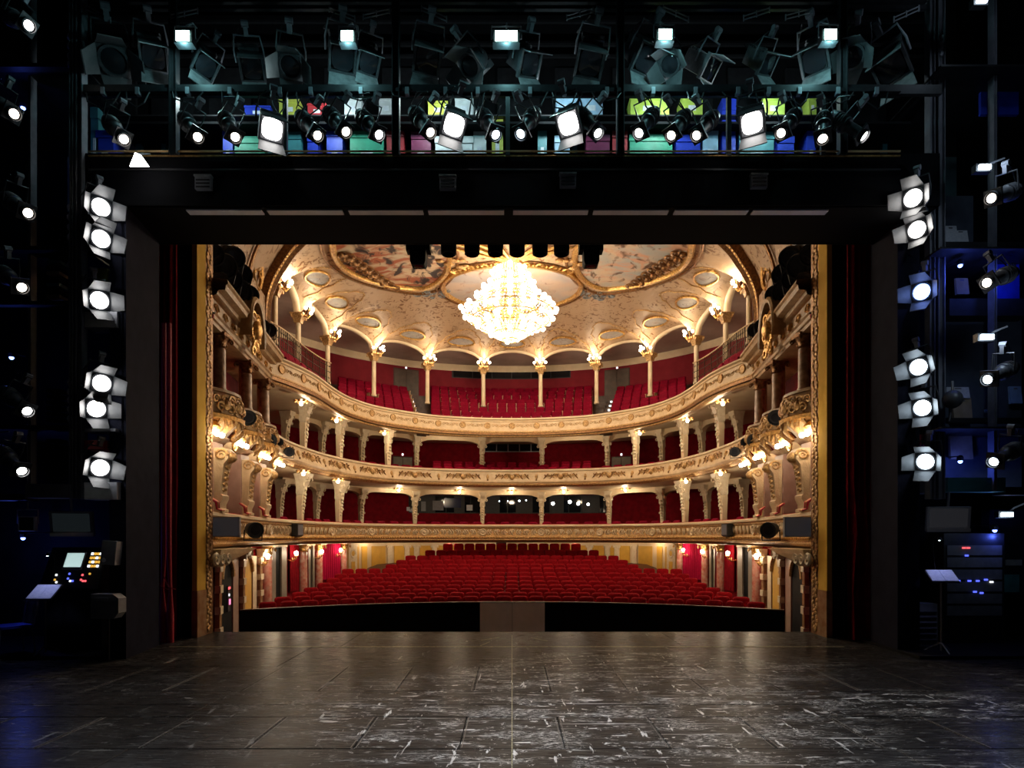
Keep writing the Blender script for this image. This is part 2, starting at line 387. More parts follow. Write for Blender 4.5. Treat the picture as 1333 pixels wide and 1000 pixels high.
# ---------------------------------------------------------------- walls and floors behind the tiers
mb = MB(); sweep(mb, Curve(GALLERY_WALL.p), [(0, 6.5), (0, 11.3)]); wg = struct('wall_gallery', mb, 'wall_red_pale', 'dusky red curved wall behind the top gallery seats')
mb = MB(); sweep(mb, GALLERY_WALL, [(.0, 11.02), (.05, 11.02), (.07, 11.1), (.14, 11.2), (.2, 11.32), (0, 11.4)]); mb.build('cornice', 'cream_plain', wg, 60)
mb = MB(); sweep(mb, GALLERY_WALL.off(.02), [(0, 11.33), (.9, 11.40), (3.25, 11.42)]); struct('ceiling_gallery', mb, 'gallery_ceiling', 'mauve brown plaster ceiling of the passage behind the gallery arcade', 'ceiling', 60)
for i, (r, z0, z1, m_, nm, lb) in enumerate([(LOWER_WALL, 4.1, 7.05, 'wall_red', 'wall_middle_tier', 'dark red curved wall at the back of the middle tier'), (LOWER_WALL, 1.6, 4.2, 'wall_red', 'wall_lower_tier', 'dark red curved wall at the back of the lowest tier')]):
    mb = MB(); sweep(mb, r, [(0, z0), (0, z1)]); struct(nm, mb, m_, lb)
# raked gallery steps
prof = []
for k in range(9):
    if k == 0: continue
    o = -(.25+.72*k)
    prof += [(o, 6.6+.36*k), (-(.25+.72*(k+1)), 6.6+.36*k)]
G3 = RAIL3.part(RAIL3.hit(378), RAIL3.L-RAIL3.hit(378), 90)
mb = MB(); sweep(mb, G3, prof); struct('floor_gallery', mb, 'wood_dark', 'dark stepped floor under the top gallery seats', 'floor')
# soffits (ceiling over the middle tier, over the lowest tier, over the stalls surround)
mb = MB(); sweep(mb, RAIL3, [(-.02, 6.45), (-.3, 6.5), (-.62, 6.85), (-5.4, 6.9)]); struct('ceiling_middle_tier', mb, 'cream_plain', 'cream plaster soffit over the middle tier', 'ceiling', 40)
mb = MB(); sweep(mb, RAIL, [(-.02, 4.28), (-.7, 4.22), (-1.2, 4.24), (-4.2, 4.26)]); struct('ceiling_lower_tier', mb, 'cream_plain', 'cream plaster soffit over the lowest tier', 'ceiling', 40)
mb = MB(); sweep(mb, RAIL, [(-.02, 1.72), (-.25, 1.70), (-.8, 1.82), (-4.2, 1.86)]); struct('ceiling_stalls_surround', mb, 'cream_plain', 'cream plaster soffit under the lowest balcony', 'ceiling', 40)
for cv, z, nm, lb in ((RAIL2, 4.34, 'floor_middle_tier', 'dark floor of the middle tier behind its parapet'), (RAIL, 1.9, 'floor_lower_tier', 'dark floor of the lowest tier behind its parapet')):
    mb = MB(); sweep(mb, cv, [(-.05, z), (-4.15, z+.06)]); struct(nm, mb, 'wood_dark', lb, 'floor')

# ---------------------------------------------------------------- balcony fronts
def balcony(cv, name, label, ztop, zbot, parapet_prof, rail_prof, cornice_prof, pmat='cream'):
    t = thing(name, label, 'balcony', (0, 0, 0), group='balconies round the auditorium')
    sweep(mb := MB(), cv, parapet_prof); mb.build('parapet', pmat, t, 40)
    sweep(mb := MB(), cv, rail_prof); mb.build('top_rail', 'velvet_bright' if name == 'none' else 'cream_plain', t, 60)
    sweep(mb := MB(), cv, cornice_prof); mb.build('cornice', 'gold_relief', t, 40)
    return t
# top tier
b3 = balcony(RAIL3, 'top_balcony', 'uppermost balcony with round medallions on its smooth cream front', Z3, 6.6,
             [(-.12, 7.2), (.03, 7.2), (.05, 7.13), (.02, 7.10), (.03, 6.95), (.05, 6.80), (.07, 6.70)],
             [(-.22, 7.2), (-.22, 7.29), (.02, 7.3), (.09, 7.27), (.1, 7.22), (.03, 7.18)],
             [(.07, 6.70), (.14, 6.68), (.15, 6.63), (.10, 6.60), (.10, 6.56), (.05, 6.55), (.05, 6.5), (.12, 6.48), (.10, 6.43), (0, 6.42), (-.1, 6.45)])
sweep(mb := MB(), RAIL3, [(.07, 6.615), (.165, 6.605), (.165, 6.51), (.06, 6.50)]); mb.build('painted_shadow_band', 'gold_dark', b3, 40)  # dark strip stands in for the deep shadow groove under the front
# egg-and-dart beads under the front
mb = MB(); d = 0.
while d < RAIL3.L:
    p, n = RAIL3.at(d); mb.sph((p[0]+n[0]*.12, p[1]+n[1]*.12, 6.645), .035, 5, 4); d += .16
mb.build('bead_moulding', 'gold_relief', b3, kind='stuff')
# medallions and small relief sprigs
med = MB(); med.lathe([(.0, -.035), (.10, -.03), (.115, -.045), (.135, -.045), (.145, -.01), (.15, .0)], 16, ax='y')
med_me = med.mesh('medallion', 'gold_relief', 40)
N3 = 25; mb = MB()
for i in range(N3):
    d = RAIL3.L*(i+.5)/N3; p, n = RAIL3.at(d); ex = Vector((-n[1], n[0], 0)); ey = Vector((n[0], n[1], 0)); ez = Vector((0, 0, 1))
    ob('medallion', med_me, b3, loc=(p[0]+n[0]*.035, p[1]+n[1]*.035, 6.94), rot=(0, 0, face(n)))
    for q in (.3, .5, .7):
        p2, n2 = RAIL3.at(d+(q)*RAIL3.L/N3); ex = Vector((-n2[1], n2[0], 0)); ey = Vector((n2[0], n2[1], 0))
        O = xyz(p2, 6.94)+ey*.035
        for fl in (-1, 1): spiral(mb, O, ex*1.0, ez*(1 if q != .5 else -1), ey, .075, 1.2, .013, fl, 4, 10)
mb.build('relief_scrollwork', 'gold_relief', b3, kind='stuff')
# middle tier
b2 = balcony(RAIL2, 'middle_balcony', 'middle balcony with swagged cartouches on its bowed cream front', Z2, 4.36,
             [(-.1, 4.99), (.02, 4.99), (.04, 4.9), (.06, 4.78), (.14, 4.62), (.16, 4.5), (.1, 4.42)],
             [(-.25, 4.99), (-.25, 5.06), (.0, 5.09), (.07, 5.06), (.07, 5.0), (.0, 4.97)],
             [(.1, 4.42), (.15, 4.40), (.14, 4.35), (.06, 4.32), (.02, 4.28), (-.1, 4.27)])
sweep(mb := MB(), RAIL2, [(-.28, 5.06), (-.26, 5.10), (-.08, 5.115), (-.02, 5.09)]); mb.build('velvet_pad', 'velvet', b2, 60)
N2 = 13; mbs = MB(); mbd = MB()
for i in range(N2):
    d = RAIL2.L*(i+.5)/N2
    for q, sz in ((-.30, .13), (-.17, .12), (0, .17), (.17, .12), (.30, .13)):
        p, n = RAIL2.at(d+q*RAIL2.L/N2); ex = Vector((-n[1], n[0], 0)); ey = Vector((n[0], n[1], 0)); ez = Vector((0, 0, 1)); O = xyz(p, 4.72)+ey*.105
        if q == 0:
            mbs.sph(O, .13, 10, 6, (1, 1, 1)); 
            for fl in (-1, 1): spiral(mbs, O+ex*fl*.06+ez*.02, ex, ez, ey, sz, 1.3, .028, -fl, 5, 14); spiral(mbd, O+ez*.1, ex, -ez, ey, .1, 1.2, .018, fl, 4, 12)
        else:
            fl = 1 if q > 0 else -1
            spiral(mbs, O, ex, ez, ey, sz, 1.5, .024, fl, 5, 14)
            mbd.tube([O+ex*fl*-.1+ez*.16, O+ex*fl*.05, O+ex*fl*.16-ez*.16+ey*.03], [.03, .035, .012], 5)
            mbd.sph(O+ex*fl*.05+ez*.1, .035, 6, 4)
    p, n = RAIL2.at(d+.5*RAIL2.L/N2); ey = Vector((n[0], n[1], 0)); O = xyz(p, 4.72)+ey*.09
    mbs.sph(O, .1, 8, 5, (.7, .7, 1.5)); mbd.sph(O+ey*.05-Vector((0, 0, .12)), .05, 6, 4)
mbs.build('carved_cartouches', 'gold_relief', b2, 60, kind='stuff'); mbd.build('bronze_garlands', 'gold_dark', b2, 60, kind='stuff')
# lowest tier
b1 = balcony(RAIL, 'lower_balcony', 'lowest balcony with densely carved acanthus front and ringed rosettes', Z1, 1.82,
             [(-.08, 2.42), (.02, 2.42), (.03, 2.36), (.0, 2.33), (.0, 2.05), (.05, 1.98)],
             [(-.25, 2.42), (-.25, 2.5), (.0, 2.53), (.09, 2.5), (.09, 2.44), (.0, 2.4)],
             [(.05, 1.99), (.11, 1.96), (.12, 1.91), (.07, 1.88), (.09, 1.83), (.05, 1.79), (-.05, 1.76), (-.25, 1.72)], 'gold_relief')
sweep(mb := MB(), RAIL, [(-.28, 2.5), (-.26, 2.54), (-.08, 2.555), (-.02, 2.53)]); mb.build('velvet_pad', 'velvet', b1, 60)
mb = MB(); d = 0.
while d < RAIL.L:
    p, n = RAIL.at(d); mb.sph((p[0]+n[0]*.12, p[1]+n[1]*.12, 1.945), .035, 5, 4, (1, 1, 1.2)); d += .13
mb.build('bead_moulding', 'gold', b1, kind='stuff')
mbl = MB(); d = .1; k = 0
while d < RAIL.L-.1:
    p, n = RAIL.at(d); ex = Vector((-n[1], n[0], 0)); ey = Vector((n[0], n[1], 0)); ez = Vector((0, 0, 1)); O = xyz(p, 2.18)+ey*.01
    fl = 1 if (int(d/2.72) % 2) else -1
    if k % 3 == 0: spiral(mbl, O+ez*(.03 if k % 2 else -.03), ex, ez, ey, .10, 1.4, .03, fl, 4, 10)
    else: mbl.tube([O-ez*.12+ex*.05*fl, O-ez*.02-ex*.03*fl+ey*.03, O+ez*.06+ey*.04, O+ez*.13+ex*.06*fl+ey*.02], [.02, .036, .034, .018], 4)
    d += .115; k += 1
mbl.build('acanthus_carving', 'cream_plain', b1, 60, kind='stuff')
ring = MB(); ring.lathe([(.0, -.07), (.05, -.06), (.07, -.03), (.09, -.03), (.125, -.06), (.15, -.06), (.17, 0)], 16, ax='y'); ring_me = ring.mesh('rosette', 'cream_plain', 40)
d = RAIL.L/2-2.72*6.5
while d < RAIL.L:
    if d > 4: p, n = RAIL.at(d); ob('rosette', ring_me, b1, loc=(p[0]+n[0]*.01, p[1]+n[1]*.01, 2.18), rot=(0, 0, face(n)))
    d += 2.72

# ---------------------------------------------------------------- ceiling over the auditorium
CC = (0., 23.)
def sm(t): t = min(max(t, 0), 1); return t*t*(3-2*t)
FA = [(-7.30, 7.4), (-7.27, 8.7), (-7.1, 9.4), (-6.77, 10.0), (-6.35, 10.55), (-5.5, 11.25), (-4.2, 11.8), (-2.2, 12.15), (0, 12.25)]
FRONT = crom(FA+[(-x, z) for x, z in reversed(FA[:-1])], 6)
def zfront(x):
    for a, c in zip(FRONT, FRONT[1:]):
        if a[0] <= x <= c[0]: t = (x-a[0])/max(c[0]-a[0], 1e-6); return a[1]*(1-t)+c[1]*t
    return 7.4
bound = []
for i, p in enumerate(ABND):
    bay, u = divmod(i, PER); u /= PER
    if bay == 13: bay, u = 12, 1.
    if 1 <= bay <= 11: z = ZCAP+(ZCROWN-ZCAP)*math.sqrt(max(0, 1-(2*u-1)**2))**.9
    elif bay == 0: z = 9.0+(ZCAP-9.0)*u+.75*math.sin(PI*u)
    else: z = ZCAP+(9.0-ZCAP)*u+.75*math.sin(PI*u)
    bound.append((p[0], p[1], z))
nf = 40
for k in range(1, nf):
    x = 7.5-15.0*k/nf; bound.append((x, 18.0, max(9.0, zfront(x))))
def ceil_h(ze, t): return ZCROWN+.70*sm(t/.6)-(ZCROWN-ze)*max(0, 1-t/.26)**2
TS = [0, .012, .03, .05, .075, .1, .13, .16, .2, .25, .3, .36, .43, .5, .58, .67, .77, .88, .97]
rows = [[(x+(CC[0]-x)*t, y+(CC[1]-y)*t, ceil_h(z, t)) for x, y, z in bound] for t in TS]
mb = MB(); mb.grid(rows, closed=True); mb.f.append(tuple(range(len(mb.v)-len(bound), len(mb.v))))
ceiling = struct('ceiling', mb, 'ceiling_stucco', 'cream domed auditorium ceiling covered in fine gold scrollwork', 'ceiling', 50)
def ceil_z(x, y):
    dx, dy = x-CC[0], y-CC[1]; n = len(bound)
    if abs(dx)+abs(dy) < 1e-6: return ZCROWN+.7
    for i in range(n):
        a, c = bound[i], bound[(i+1) % n]; ax, ay, cx, cy = a[0]-CC[0], a[1]-CC[1], c[0]-CC[0], c[1]-CC[1]
        ex, ey = cx-ax, cy-ay; den = dx*ey-dy*ex
        if abs(den) < 1e-9: continue
        q = (ax*ey-ay*ex)/den; u = (ax*dy-ay*dx)/den
        if q > 0 and -1e-6 <= u <= 1+1e-6: return ceil_h(a[2]*(1-u)+c[2]*u, 1-1/q if q > 1 else 0)
    return ZCROWN
def on_ceiling(x, y, dz=-.03): return Vector((x, y, ceil_z(x, y)+dz))
def oval_frame(cx, cy, a, b_, rot, pmat, lobes=0, fr=.09, name='painted_panel', label=None, seg=40, fmat='gold'):
    def pt(t, q): 
        k = 1+lobes*abs(math.cos(2*t))**3*.12; x, y = a*k*math.cos(t)*q, b_*k*math.sin(t)*q
        return cx+x*math.cos(rot)-y*math.sin(rot), cy+x*math.sin(rot)+y*math.cos(rot)
    mb = MB(); mb.grid([[on_ceiling(*pt(2*PI*k/seg, q), -.035) for k in range(seg)] for q in (.02, .3, .55, .8, 1.0)], True)
    o = mb.build(name, pmat, ceiling, 60, label=label)
    mb = MB(); mb.tube([on_ceiling(*pt(2*PI*k/seg, 1.0), -.05) for k in range(seg)], fr, 6, True); mb.build('gilded_frame', fmat, o, 60)
    if fr > .06:
        mb = MB(); mb.tube([on_ceiling(*pt(2*PI*k/seg, 1.0+fr*2.4/a), -.04) for k in range(seg)], fr*.45, 5, True); mb.build('outer_frame', 'gold_dark' if fmat == 'gold' else 'gold', o, 60)
    return o
oval_frame(0, 24.5, 2.75, 2.2, 0, 'painting_oval', 0, .11, 'painted_panel', 'oval painted sky panel round the chandelier')
for s_, mt, lb in ((-1, 'painting_dusk', 'painted ceiling scene with dark russet figures'), (1, 'painting_clouds', 'painted ceiling scene with figures on pale clouds')):
    o = oval_frame(s_*4.1, 21.3, 1.75, 2.95, s_*.18, mt, .6, .12, 'painted_panel', lb)
    # heavy carved cartouche at its outer side
    mb = MB()
    for k in range(9):
        t = k/8; x, y = s_*(5.75-.35*math.sin(t*PI)*0-t*.9), 20.6+t*3.2
        q = on_ceiling(x, y, -.06)
        for fl in (-1, 1): spiral(mb, q, Vector((1, .2, 0)), Vector((.2, 1, 0)), Vector((0, 0, -1)), .26, 1.3, .055, fl, 5, 12)
        mb.sph(q, .14, 8, 5)
    mb.build('carved_cartouche', 'gold_dark', o, 60, kind='stuff')
# arches, bay mouldings, bay medallions
for bay in range(1, 12):
    idx = range(bay*PER, (bay+1)*PER+1)
    sg = []
    for k in idx:
        x, y, z = bound[k]; n = ARC.n[k]; sg.append([(x+n[0]*u, y+n[1]*u, z+w) for u, w in ((-.16, .03), (-.16, -.05), (-.05, -.09), (.06, -.05), (.10, .02))])
    mb = MB(); mb.grid(sg); mb.build('arch_rib', 'cream_plain', ceiling, 50)
    # loop line springing from both capitals round the medallion
    L = []
    for k in range(21):
        u = k/20; bx, by, bz = bound[bay*PER+round(.04*PER+u*.92*PER)]; t = .035+.24*math.sin(PI*u)**.7
        x, y = bx+(CC[0]-bx)*t, by+(CC[1]-by)*t; L.append(on_ceiling(x, y, -.012))
    mb = MB(); mb.tube(L, .028, 5); mb.build('bay_moulding', 'gold_relief', ceiling, 60)
    bx, by, bz = bound[bay*PER+PER//2]; t = .135; x, y = bx+(CC[0]-bx)*t, by+(CC[1]-by)*t; n = ARC.n[bay*PER+PER//2]
    oval_frame(x, y, .60, .40, math.atan2(-n[0], n[1]), 'painting_small', .5 if bay % 2 else 0, .05, 'bay_medallion', seg=20)
# gilded cartouche and rays in front of the oval, gilded putti groups beside it
mb = MB()
for k in range(9):
    a = PI*(.1+.8*k/8)
    mb.tube([on_ceiling(math.cos(a)*.4, 22.0-math.sin(a)*.3, -.08), on_ceiling(math.cos(a)*1.3, 21.6-math.sin(a)*.8, -.1), on_ceiling(math.cos(a)*2.4, 21.2-math.sin(a)*.9, -.05)], [.06, .08, .03], 5)
for fl in (-1, 1):
    for q in range(5): spiral(mb, on_ceiling(fl*(.3+.5*q), 22.2+.12*q*q*.3, -.08), Vector((1, 0, 0)), Vector((0, 1, 0)), Vector((0, 0, -1)), .25, 1.3, .05, fl, 5, 12)
mb.build('gilded_sunburst', 'gold', ceiling, 60, kind='stuff', label='gilded ray cartouche above the chandelier')
for fl in (-1, 1):
    mb = MB()
    for q in range(10): mb.sph(on_ceiling(fl*(2.2+random.uniform(-.6, .6)), 22.3+random.uniform(-.5, .6), -.08), random.uniform(.07, .14), 7, 5, (1.5, .9, .5))
    mb.build('stucco_figures', 'gold_relief', ceiling, 60, kind='stuff')
    mb = MB()
    for q in range(12): spiral(mb, on_ceiling(fl*(3.3+random.uniform(-.7, .7)), 25.0+random.uniform(-.35, .35), -.05), Vector((1, 0, 0)), Vector((0, 1, 0)), Vector((0, 0, -1)), random.uniform(.1, .2), 1.2, .035, random.choice((-1, 1)), 4, 10)
    mb.build('stucco_trophy', 'lamp_flap', ceiling, 60, kind='stuff')
# ---------------------------------------------------------------- great front arch and the vault towards the stage
mb = MB(); sec = []
for i, (x, z) in enumerate(FRONT):
    a, c = FRONT[max(i-1, 0)], FRONT[min(i+1, len(FRONT)-1)]; dx, dz = c[0]-a[0], c[1]-a[1]; L = math.hypot(dx, dz); nx, nz = dz/L, -dx/L
    sec.append([(x+nx*u, y, z+nz*u) for u, y in ((-.1, 18.25), (.10, 18.25), (.16, 18.12), (.08, 18.02), (.10, 17.9), (.2, 17.8), (.2, 17.68), (.0, 17.6), (-.2, 17.6))])
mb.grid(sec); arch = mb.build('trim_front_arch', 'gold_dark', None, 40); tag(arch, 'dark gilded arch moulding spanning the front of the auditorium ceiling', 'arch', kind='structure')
mb = MB()
for i in range(0, len(FRONT), 1):
    x, z = FRONT[i]; mb.sph((x*.985, 17.75, z-.08), .1, 6, 4)
mb.build('leaf_garland', 'gold', arch, 60, kind='stuff')
mb = MB(); mb.grid([[(x*(1-.125*t), 17.7-4.95*t, z) for x, z in FRONT] for t in (0, .25, .5, .75, 1)]); vault = mb.build('ceiling_front_vault', 'ceiling_stucco', None, 60)
tag(vault, 'cream scroll-painted vault between the stage opening and the front arch', 'ceiling', kind='structure')
for t in (.33, .66):
    mb = MB(); mb.tube([(x*(1-.125*t)*.99, 17.7-4.95*t, z-.03) for x, z in FRONT], .05, 5); mb.build('vault_rib', 'gold_dark', vault, 60)
for s_ in (-1, 1):
    for (yy, zz, rx, rz) in ((16.9, 9.3, .28, .5), (14.4, 9.6, .5, .6)):
        x = s_*(7.2-.15*(17.7-yy)*1.2); mb = MB(); mb.tube([(x-s_*.05, yy+rx*math.cos(2*PI*k/20), zz+rz*math.sin(2*PI*k/20)) for k in range(20)], .06, 5, True)
        for fl in (-1, 1): spiral(mb, Vector((x-s_*.05, yy, zz)), Vector((0, 1, 0)), Vector((0, 0, 1)), Vector((-s_, 0, 0)), .2, 1.4, .05, fl, 5, 12)
        mb.build('vault_cartouche', 'gold', vault, 60, kind='stuff')

# ---------------------------------------------------------------- gallery arcade columns with their lamps
shaft = MB(); shaft.lathe([(.13, 0), (.125, .08), (.10, .12), (.095, 1.62), (.105, 1.66)], 12); shaft_me = shaft.mesh('shaft', 'cream_plain', 50)
cap = MB(); cap.loft([(1.62, -.12, .12, -.12, .12), (1.72, -.14, .14, -.14, .14), (1.86, -.2, .2, -.22, .2), (1.92, -.24, .24, -.26, .24), (1.98, -.24, .24, -.26, .24)])
for fl in (-1, 1):
    for yy in (-.2, .18): spiral(cap, Vector((fl*.14, yy, 1.84)), Vector((1, 0, 0)), Vector((0, 0, 1)), Vector((0, -1, 0)), .07, 1.3, .03, -fl, 5, 12)
cap_me = cap.mesh('capital', 'gold_relief', 40)
brk = MB()
for k in range(5):
    a = PI*(.12+.19*k); brk.tube([(0, -.2, 1.9), (math.cos(a)*.18, -.28-.1*math.sin(a), 1.86), (math.cos(a)*.3, -.3-.24*math.sin(a), 2.02+.12*(k % 2))], .018, 5)
brk_me = brk.mesh('lamp_bracket', 'gold', 60)
blb = MB(); blb.sph((0, 0, 0), .06, 10, 7); bulb_me = blb.mesh('bulb', 'bulb', 180)
ZC0 = ZCAP-1.98
for i, (x, y) in enumerate(ACOLS):
    n = ARC.n[(i+1)*PER]; r = face(n)
    t = thing('gallery_column', f'slender cream gallery column carrying an arch, {ORD[i+1]} from left', 'column', (x, y, ZC0), (0, 0, r), 'columns of the gallery arcade')
    ob('shaft', shaft_me, t); ob('capital', cap_me, t)
    t2 = thing('bracket_lamp', f'cluster of bare glowing bulbs on {ORD[i+1]} gallery column from left', 'lamp', (x, y, ZC0), (0, 0, r), 'bulb clusters on the gallery columns')
    ob('lamp_bracket', brk_me, t2)
    for k in range(5):
        a = PI*(.12+.19*k); ob('bulb', bulb_me, t2, loc=(math.cos(a)*.3, -.3-.24*math.sin(a), 2.10+.12*(k % 2)))
    light('POINT', 'gallery_bulb_light', (x+n[0]*.62, y+n[1]*.62, ZCAP+.2), SCONCE_W, (1, .80, .55), .12)

# ---------------------------------------------------------------- back of the gallery: windows, doors, exit lamps
GW = GALLERY_WALL
def wall_box(cv, px0, px1, z0, z1, mat, name, parent, depth=.05, off=.0, kind=None):
    d0, d1 = cv.hit(px0), cv.hit(px1); c = cv.part(d0, d1, 6); m_ = MB()
    sweep(m_, c, [(off, z0), (off+depth, z0), (off+depth, z1), (off, z1)], True); 
    w = 4; e = len(m_.v)-w; m_.f += [(3, 2, 1, 0), (e, e+1, e+2, e+3)]
    return m_.build(name, mat, parent, kind=kind)
def zat(cv, px, y): p, n = cv.at(cv.hit(px)); return EYE+(HY-y)/FPX*p[1]
win = thing('window_1', 'long dark control-room window strip in the gallery back wall', 'window', kind='structure')
wall_box(GW, 588, 743, zat(GW, 667, 494), zat(GW, 667, 481), 'black_metal', 'window_frame', win, .03)
for k in range(6):
    a, c = 590+25.5*k, 590+25.5*(k+1)-1.2
    wall_box(GW, a, c, zat(GW, 667, 493), zat(GW, 667, 482), 'glass_dark', 'pane', win, .02, .03)
for s_, (a, c) in (('left', (513, 544)), ('right', (788, 819))):
    dr = thing('door_1' if s_ == 'left' else 'door_2', f'dark double door at the back of the gallery, {s_} of the window strip', 'door', kind='structure')
    mid = (a+c)/2; zt = zat(GW, mid, 482); zb = zat(GW, mid, 520)
    wall_box(GW, a-1, c+1, zb, zt+.06, 'wood_dark', 'door_frame', dr, .03)
    wall_box(GW, a, mid-.4, zb, zt, 'door_brown', 'door_leaf', dr, .03, .03); wall_box(GW, mid+.4, c, zb, zt, 'door_brown', 'door_leaf', dr, .03, .03)
    l_ = thing('exit_lamp', f'tiny white lamp above the {s_} gallery double door', 'lamp'); wall_box(GW, mid-1, mid+1, zt+.08, zt+.16, 'led_white', 'lamp_body', l_, .05)

# ---------------------------------------------------------------- gallery seats
def seat_meshes(w, h0, h1, th, rnd, pre, mat, armmat):
    hw = w/2; pts = []
    for k in range(7): a = PI/2*k/6; pts.append((hw-rnd+rnd*math.cos(a), h1-rnd*.6+rnd*.6*math.sin(a)))
    for k in range(7): a = PI/2+PI/2*k/6; pts.append((-hw+rnd+rnd*math.cos(a), h1-rnd*.6+rnd*.6*math.sin(a)))
    pts += [(-hw, h0), (hw, h0)]; n = len(pts); cz = (h0+h1)/2
    rows = []
    for q, yy in ((.75, -.045), (.92, -.035), (1.0, 0.), (1.0, th), (.9, th+.02)):
        rows.append([(x*q, yy+(z-h0)*.16, cz+(z-cz)*q) for x, z in pts])
    b_ = MB(); b_.grid(rows, True); b_.f.append(tuple(range(n-1, -1, -1))); b_.f.append(tuple(range(len(b_.v)-n, len(b_.v))))
    back = b_.mesh(pre+'backrest', mat, 50)
    c = MB(); c.loft([(.30, -hw+.03, hw-.03, -.17, -.06), (.34, -hw+.01, hw-.01, -.19, -.05), (.62, -hw+.01, hw-.01, -.15, -.02), (.68, -hw+.04, hw-.04, -.12, -.02)]); cush = c.mesh(pre+'cushion', mat, 50)      # tipped up
    a = MB(); a.loft([(0, hw, hw+.03, -.36, .04), (.56, hw, hw+.03, -.40, .06), (.585, hw-.012, hw+.042, -.43, .06), (.61, hw-.012, hw+.042, -.42, .06)]); arm = a.mesh(pre+'armrest', armmat)
    return back, cush, arm
gal = seat_meshes(.42, .40, .92, .06, .10, 'gallery_', 'velvet_bright', 'wood_light')
def place_seat(ms, name, label, cat, group, p, n, z, arms=True):
    t = thing(name, label, cat, (p[0], p[1], z), (0, 0, face(n)), group)
    ob('backrest', ms[0], t); ob('seat_cushion', ms[1], t)
    if arms: ob('armrest', ms[2], t)
    return t
ng = 0
for k in range(8):
    cv = RAIL3.off(.72+.72*k); z = 6.6+.36*k
    blocks = [('left block', 436 if k < 1 else 441, 540-k*1.5), ('centre block', 561, 771), ('right block', 793+k*1.5, 892 if k >= 1 else 897)]
    for bn, a, c in blocks:
        d0, d1 = cv.hit(a), cv.hit(c); m_ = max(1, int((d1-d0)/.455)); st = (d1-d0)/m_
        if bn != 'centre block' and k == 7: continue
        for j in range(m_):
            p, n = cv.at(d0+st*(j+.5))
            if any(math.hypot(p[0]-c_[0], p[1]-c_[1]) < .33 for c_ in ACOLS): continue
            place_seat(gal, 'gallery_chair', f'red gallery seat, {ORD[j+1]} from left, {ORD[k+1]} row behind the parapet, {bn}', 'seat', 'red seats of the top gallery', p, n, z, k > 0); ng += 1
# single seats by the iron railing
for s_, nm in ((-1, 'left'), (1, 'right')):
    cv = RAIL3.off(.55); ds = [cv.hit(372+8.5*j) for j in range(7)]
    for j, d in enumerate(ds):
        p, n = cv.at(d if s_ < 0 else cv.L-d); place_seat(gal, 'gallery_chair', f'red gallery seat in single file below {nm} iron railing, {ORD[j+1]} from the stage', 'seat', 'red seats of the top gallery', p, n, 6.92, False); ng += 1
# aisle steps with small step lights
for s_, nm in ((-1, 'left'), (1, 'right')):
    t = thing('aisle_steps', f'gallery aisle steps with small white step lights, {nm} of the centre block', 'steps', (0, 0, 0))
    for k in range(7):
        cv = RAIL3.off(.5+.72*k); px = 549-1.6*k; a, c = cv.hit(px-5), cv.hit(px+7)
        if s_ > 0: a, c = cv.L-c, cv.L-a
        for h in (0, 1):
            cq = RAIL3.off(.4+.72*k+.36*h).part(a, c, 2); mb = MB(); zz = 6.62+.36*k+.18*h; sweep(mb, cq, [(0, zz-.18), (0, zz), (-.36, zz), (-.36, zz-.18)]); mb.build('step', 'door_brown', t)
        p, n = cv.at((a+c)/2+(-.12 if s_ < 0 else .12)); mb = MB(); mb.box(p[0]-.05, p[0]+.05, p[1]-.06, p[1], 6.66+.36*k, 6.74+.36*k); mb.build('step_light', 'led_white', t)
# wrought iron railings on the gallery sides
for s_, nm in ((-1, 'left'), (1, 'right')):
    t = thing('iron_railing', f'wrought-iron scroll railing along the {nm} side of the gallery', 'railing', (0, 0, 0), group='iron railings of the gallery')
    cv = RAIL3.off(.95); d0, d1 = cv.hit(350), cv.hit(431)
    if s_ > 0: d0, d1 = cv.L-d0, cv.L-d1
    c = [cv.at(d0+(d1-d0)*k/24) for k in range(25)]
    for nm2, z, r in (('top_rail', 8.72, .025), ('bottom_rail', 7.72, .02), ('mid_rail', 8.35, .014)):
        mb = MB(); mb.tube([xyz(p, z) for p, n in c], r, 6); mb.build(nm2, 'iron' if nm2 != 'top_rail' else 'wood_light', t, 60)
    nb = 34; mbs = MB()
    for k in range(nb+1):
        p, n = cv.at(d0+(d1-d0)*k/nb); mb = MB(); w = .022 if k % 4 == 0 else .011; mb.cyl(xyz(p, 7.4 if k % 4 == 0 else 7.72), xyz(p, 8.72), w, w, 5); mb.build('post' if k % 4 == 0 else 'baluster', 'iron', t)
        ex = Vector((-n[1], n[0], 0)); ey = Vector((n[0], n[1], 0))
        if k < nb:
            for zz, fl in ((8.55, 1), (8.1, -1), (7.9, 1)): spiral(mbs, xyz(p, zz)+ex*(.06*fl), ex, Vector((0, 0, 1)), ey, .055, 1.4, .010, fl, 4, 9)
    mbs.build('iron_scrolls', 'iron', t, kind='stuff')

